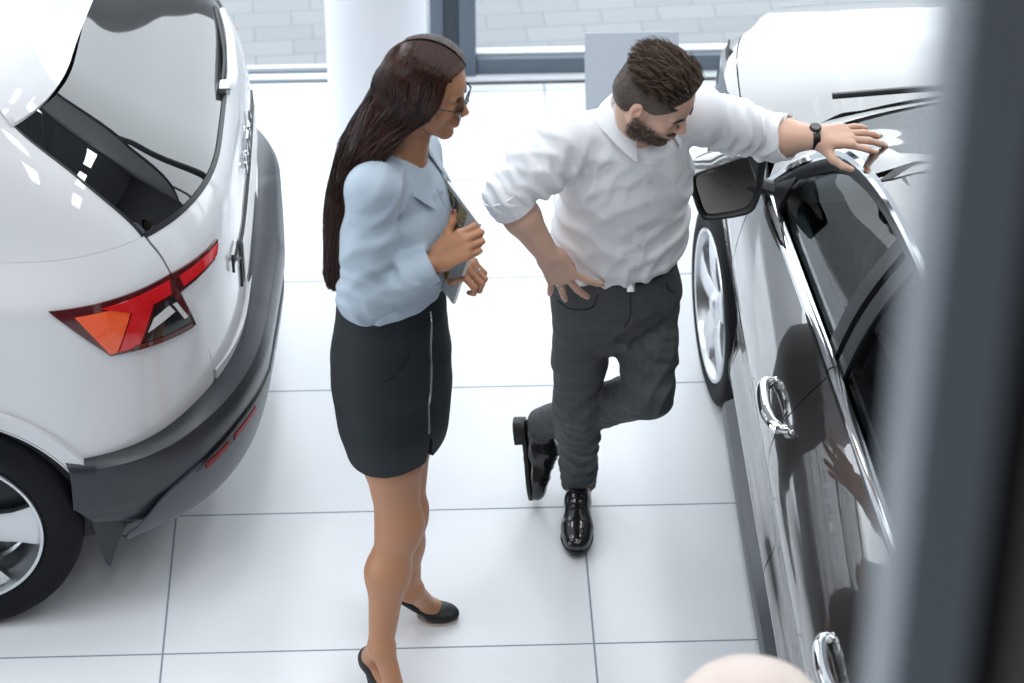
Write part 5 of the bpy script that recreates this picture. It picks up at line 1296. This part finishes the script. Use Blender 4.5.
T.folds(sL*.3+eL*.7, .12, nz(aLm+.3*Z3), .046, 0.0123, 1.2, sharp=1.6); T.folds(sL*.7+eL*.3, .09, nz(aLm+.6*Z3), .052, 0.0104, .5); T.folds(eL, .08, nz(aLm), .032, 0.0104, 1.4)
T.folds(ch+rM*.12+fM*.05, .13, nz(rM*.6+Z3*.8), .075, 0.0091, .3); T.folds(ch-rM*.13+fM*.05, .12, nz(-rM*.7+Z3*.7), .070, 0.0091, 1.7); T.folds(mi+rM*.10+fM*.06, .13, nz(rM*.5-Z3), .070, 0.0111, 2.6)
T.folds(mi-rM*.10+fM*.06, .12, nz(rM*.45+Z3), .062, 0.0111, .9); T.folds(be+fM*.09+Z3*.03, .12, nz(rM+.25*Z3), .055, 0.0091, .4); T.folds(sR*.6+ch*.4+fM*.05, .09, nz(rM*.9+Z3*.35), .045, 0.0078, .4)
sh_, _ = solid('shirt', T, MATS['shirt'], mn, .0036, 2)
collar('collar', MATS['shirt'], sh_, nk+Z3*.048+rM*.002, nz(fM*.8-rM*.35), nz(nz(HM.c-nk)*.5+Z3), .066, .068, .034, .046, .25, .022, open_=.6)
cuff('rolled_cuff', MATS['shirt'], sh_, cRr+nz(wR-eR)*.006, nz(wR-eR), .060, .058, .060, .006); cuff('rolled_cuff', MATS['shirt'], sh_, cLl+nz(wL-eL)*.006, nz(wL-eL), .060, .058, .060, .006)
tt = np.linspace(0, 1, 50); cz = np.stack([(be+Z3*.032)*(1-t)+(nk-Z3*.035)*t for t in tt])+(-rM)*.02
pl_, cp = strip('placket', MATS['shirt'], sh_, T, cz, np.tile(fM, (50, 1)), .016, rM)
for i in (6, 15, 24, 33, 42): MB().lathe([(0, .002), (.0052, .0018), (.0056, 0), (0, -.001)], cp[i]+fM*.0015, n=12, R=np.stack([rM, Z3, fM], 1)).build('button', mat('shirt_button', (.55, .55, .56), .3), sh_)
# trousers and belt
Tr = Blob()
Tr.chain([be+Z3*.018, pe+Z3*.0, pe-Z3*.08], [(.114, .154), (.122, .164), (.098, .150)], fM, .03)
def leg(Tr, hp, kn, an, r, endk=1.):
    m = hp+(kn-hp)*.5; c = kn+(an-kn)*.4; e = kn+(an-kn)*endk
    Tr.cone(hp, m, r[0], r[1], .014); Tr.cone(m, kn, r[1], r[2], .025); Tr.cone(kn, c, r[2], r[3], .02); Tr.cone(c, e, r[3], r[4], .015); return e
eR_ = leg(Tr, hR, kR, aR, (.080, .070, .061, .056, .047), 1.10); eL_ = leg(Tr, hL, kL, aL, (.080, .074, .066, .056, .046), 1.0)
def leg_end(e, d, r):
    d = nz(d)
    def g(P, D):
        q = (P-e)@d; rad = np.linalg.norm(P-e-q[:, None]*d, axis=1); m = (rad < .12) & (q > -.05) & (q < .15); D = D.copy(); D[m] = np.maximum(D[m], q[m]); return D
    Tr.post.append(g); Tr.cone(e-d*.02, e+d*.06, r, r, .003, -1)
leg_end(eR_, [0, -.35, -.93], .040); leg_end(eL_, aL-kL, .042)
Tr.cut(be+Z3*.022, nz([.05, .08, 1]), .004)
Tr.folds(kR+fM*.05, .10, nz(Z3+.35*rM), .050, .0075, .4); Tr.folds(aR+Z3*.07+fM*.04, .10, nz(Z3+.15*rM), .036, .0090, 1.2, sharp=1.5); Tr.folds(kR*.4+aR*.6+fM*.04, .12, nz(Z3-.4*rM), .055, .0075, 2.)
Tr.folds(pe-Z3*.09+fM*.09, .10, nz(Z3*.8+rM*.6), .050, .0070, .7); Tr.folds(pe-Z3*.09+fM*.09-rM*.08, .11, nz(Z3*.8-rM*.7), .052, .0080, 1.9); Tr.folds(kL+fM*.02, .11, nz(Z3*.7+rM*.7), .045, .0085, 2.5)
Tr.folds(kL*.5+aL*.5, .12, nz(aL-kL), .042, .0085, .3); Tr.folds(hR*.6+kR*.4+fM*.06, .11, nz(Z3+.5*rM), .060, .0060, 1.1); Tr.folds(hL*.6+kL*.4+fM*.06, .11, nz(Z3-.5*rM), .060, .0065, 2.1)
tr_, _ = solid('trousers', Tr, MATS['trousers'], mn, .0038, 2)
aa = np.linspace(0, 2*PI, 65)[:-1]; dd = np.stack([fM*math.cos(a)+rM*math.sin(a) for a in aa])
rows = []
for z_ in (-.034, -.028, -.006, 0.): 
    cz = be+Z3*(z_+.020)+dd*.4; rows.append(hit(Tr, cz+0*dd, -dd)+dd*(.003 if z_ in (-.028, -.006) else .0))
MB().grid(np.stack(rows, 1), closed_u=True).build('belt', MATS['belt'], tr_)
i0 = 62; bp = rows[1][i0]*.5+rows[2][i0]*.5-Z3*.010; MB().box(bp-(.012, .006, .014), bp+(.008, .002, .014), .002).build('belt_buckle', MATS['silver'], tr_)
def line_on(fn, name, pts, r, m, parent): P = hit(fn, np.array(pts)+fM*.3, -fM)+fM*.0005; return MB().tube(P, r, 6).build(name, m, parent)
line_on(Tr, 'pocket_seam', crv([be+rM*.06-Z3*.035, be+rM*.075-Z3*.075, be+rM*.125-Z3*.095, be+rM*.15-Z3*.09], 24), .0022, MATS['belt'], tr_)
line_on(Tr, 'pocket_seam', crv([be-rM*.12-Z3*.035, be-rM*.13-Z3*.06, be-rM*.15-Z3*.08], 16), .0022, MATS['belt'], tr_)
line_on(Tr, 'fly_seam', crv([be-rM*.022-Z3*.035, be-rM*.022-Z3*.10, be-rM*.008-Z3*.135], 20), .0016, MATS['belt'], tr_)
# shoes
def oxford(toe, heel, up, w=.046):
    """toe tip and heel back on the sole plane; up = from sole to instep."""
    d = nz(toe-heel); L_ = np.linalg.norm(toe-heel); up = nz(up-d*np.dot(up, d)); s = np.cross(up, d); Rm = np.stack([d, s, up], 1)
    S = Blob(); at = lambda x, z, y=0.: heel+d*x*L_+up*z+s*y
    S.econe(at(.14, .040), at(.40, .046), (.032, .040), (.034, .046), s, .02); S.econe(at(.40, .046), at(.70, .034), (.034, .046), (.041, .030), s, .02)
    S.ell(at(.74, .026), (L_*.24, .044, .030), Rm, .015); S.ell(at(.88, .020), (L_*.105, .032, .022), Rm, .012)
    S.econe(at(.14, .04), at(.17, .085), (.031, .034), (.029, .036), s, .015); S.cut(at(0, .004), -up, .002); S.cut(at(.2, .088), nz(up-.25*d), .004)
    S.econe(at(.17, .06), at(.18, .12), (.023, .028), (.024, .03), s, .003, -1)
    sh = solid('shoe', S, MATS['shoe_m'], mn, .0026)[0]
    ol = [(0.0, .0), (.02, .020), (.08, .031), (.22, .033), (.42, .031), (.62, .042), (.76, .045), (.88, .036), (.96, .022), (1.0, 0.)]
    ol = ol+[(x, -y) for x, y in ol[-2:0:-1]]; O = crv([at(x, 0, y) for x, y in ol], 60, closed=True)
    MB().prism(O, up*.010).build('shoe_sole', MATS['sole'], sh)
    hb = [(.0, 0), (.02, .021), (.08, .032), (.20, .033), (.27, .030), (.27, -.030), (.20, -.033), (.08, -.032), (.02, -.021)]; MB().prism([at(x, -.022, y) for x, y in hb], up*.023).build('shoe_heel', MATS['sole'], sh)
    for k in range(5):
        x = .40+.052*k; P = np.array([at(x, .12, y) for y in np.linspace(-.019, .019, 7)]); P = hit(S, P, -up)+up*.001; MB().tube(P, .0022, 6).build('shoe_lace', MATS['belt'], sh)
    P = np.array([at(.72+.02*(1-(y/.04)**2), .12, y) for y in np.linspace(-.038, .038, 21)]); P = hit(S, P, -up, .14)+up*.0003; MB().tube(P, .0012, 6).build('toe_cap_seam', MATS['sole'], sh)
oxford(np.array([.384, 5.735, .022]), np.array([.404, 6.025, .022]), Z3)
oxford(np.array([0.2677, 5.9850, 0.0170]), np.array([0.2444, 6.0450, 0.2601]), np.array([1., -.15, .0]), .044)
# watch and rings
wa = bpy.data.objects.new('wristwatch', None); COL.objects.link(wa); wa.location = tuple(wL); put_under(wa, mn)
dW = nz(kn_-wL); wc = wL+dW*.004; X, Y_, Zd = frame(dW, [0.1, -.18, .97])
MB().shell(np.stack([np.array([wc+Zd*k+(X*math.cos(t)*.030+Y_*math.sin(t)*.034) for t in np.linspace(0, 2*PI, 41)]) for k in (-.009, .009)], 1), .003).build('watch_strap', MATS['belt'], wa)
MB().lathe([(0, .007), (.0125, .007), (.0145, .005), (.015, 0), (0, 0)], wc+X*.028, n=28, R=np.stack([Zd, Y_, X], 1)).build('watch_case', MATS['belt'], wa); MB().lathe([(0, .0074), (.011, .0073)], wc+X*.028, n=28, R=np.stack([Zd, Y_, X], 1)).build('watch_face', M['mirror_glass'], wa)
# ------------------------------------------------------------------ things around
st = thing('info_stand', 'pale grey slanted information stand behind the bending man', 'stand', (.66, 7.62, 0))
MB().box((.52, 7.50, 0), (.84, 7.80, .012), .004).build('base_plate', M['column'], st)
MB().box((.64, 7.62, .012), (.72, 7.66, .44), .004).build('post', M['column'], st)
P = np.array([[(.508+.30*u, 7.52+.13*v, .30+.258*v) for v in np.linspace(0, 1, 6)] for u in np.linspace(0, 1, 6)])
MB().shell(P, .014, flip=False).build('panel', mat('stand_panel', (.50, .56, .63), .4), st)
# balcony post and its neighbour, close to the camera
bp = thing('balcony_post', 'blurred grey metal post standing close up along the right edge', 'post', (.27, 1.12, 3.35))
MB().box((.242, 1.09, 3.35), (.286, 1.16, 6.4), .006).build('front_profile', mat('post_grey', (.29, .32, .36), .42, .1), bp)
MB().box((.286, 1.11, 3.35), (.304, 1.15, 6.4), .002).build('dark_groove', mat('post_dark', (.004, .005, .007), .7), bp)
MB().box((.304, 1.09, 3.35), (.39, 1.16, 6.4), .006).build('rear_profile', mat('post_brown', (.17, .15, .135), .45, .3), bp)
bs = thing('display_stand', 'pale round topped display stand, blurred at the bottom edge', 'stand', (.52, 3.35, 0))
MB().lathe([(0, 0), (.17, 0), (.17, .015), (.05, .03), (.0, .03)], (.52, 3.35, 0), n=40).build('foot', M['steel'], bs)
MB().lathe([(.03, .03), (.10, .10), (.135, .5), (.15, 1.2), (.152, 1.62), (.142, 1.68), (.112, 1.729), (.06, 1.757), (0, 1.766)], (.52, 3.35, 0), n=48).build('column_body', mat('pale_cream', (.58, .49, .445), .5), bs)
# ------------------------------------------------------------------ light, camera
W = bpy.data.worlds.new('overcast_sky'); SC.world = W; W.use_nodes = True
bg = W.node_tree.nodes['Background']; bg.inputs[0].default_value = (.90, .955, 1., 1); bg.inputs[1].default_value = 4.4
def lamp(x, y, z, sx, sy, power, col=(.97, .985, 1)):
    l = bpy.data.lights.new('ceiling_lamp', 'AREA'); l.shape = 'RECTANGLE'; l.size = sx; l.size_y = sy; l.energy = power; l.color = col
    o = bpy.data.objects.new('ceiling_lamp', l); COL.objects.link(o); o.location = (x, y, z)
for x in (-4.8, -2.4, 0, 2.4, 4.8):
    for y in (1.2, 4.2, 7.0): lamp(x, y, HT-.03, .5, 1.8, 50)
cam = bpy.data.cameras.new('camera'); co_ = bpy.data.objects.new('camera', cam); COL.objects.link(co_)
cam.sensor_width = 36; cam.lens = 2763/1024*36; cam.clip_start = .05
co_.location = (0, 0, 4.9); co_.rotation_euler = (math.radians(90-35.9), 0, math.radians(-2.08))
cam.dof.use_dof = True; cam.dof.focus_distance = 6.95; cam.dof.aperture_fstop = 3.4
SC.camera = co_
SC.view_settings.view_transform = 'Standard'; SC.view_settings.look = 'None'; SC.view_settings.gamma = 1; SC.view_settings.exposure = -.22
SC.view_settings.use_curve_mapping = False
SC.cycles.use_denoising = True; SC.cycles.max_bounces = 8; SC.cycles.transparent_max_bounces = 16
SC.cycles.caustics_reflective = False; SC.cycles.caustics_refractive = False
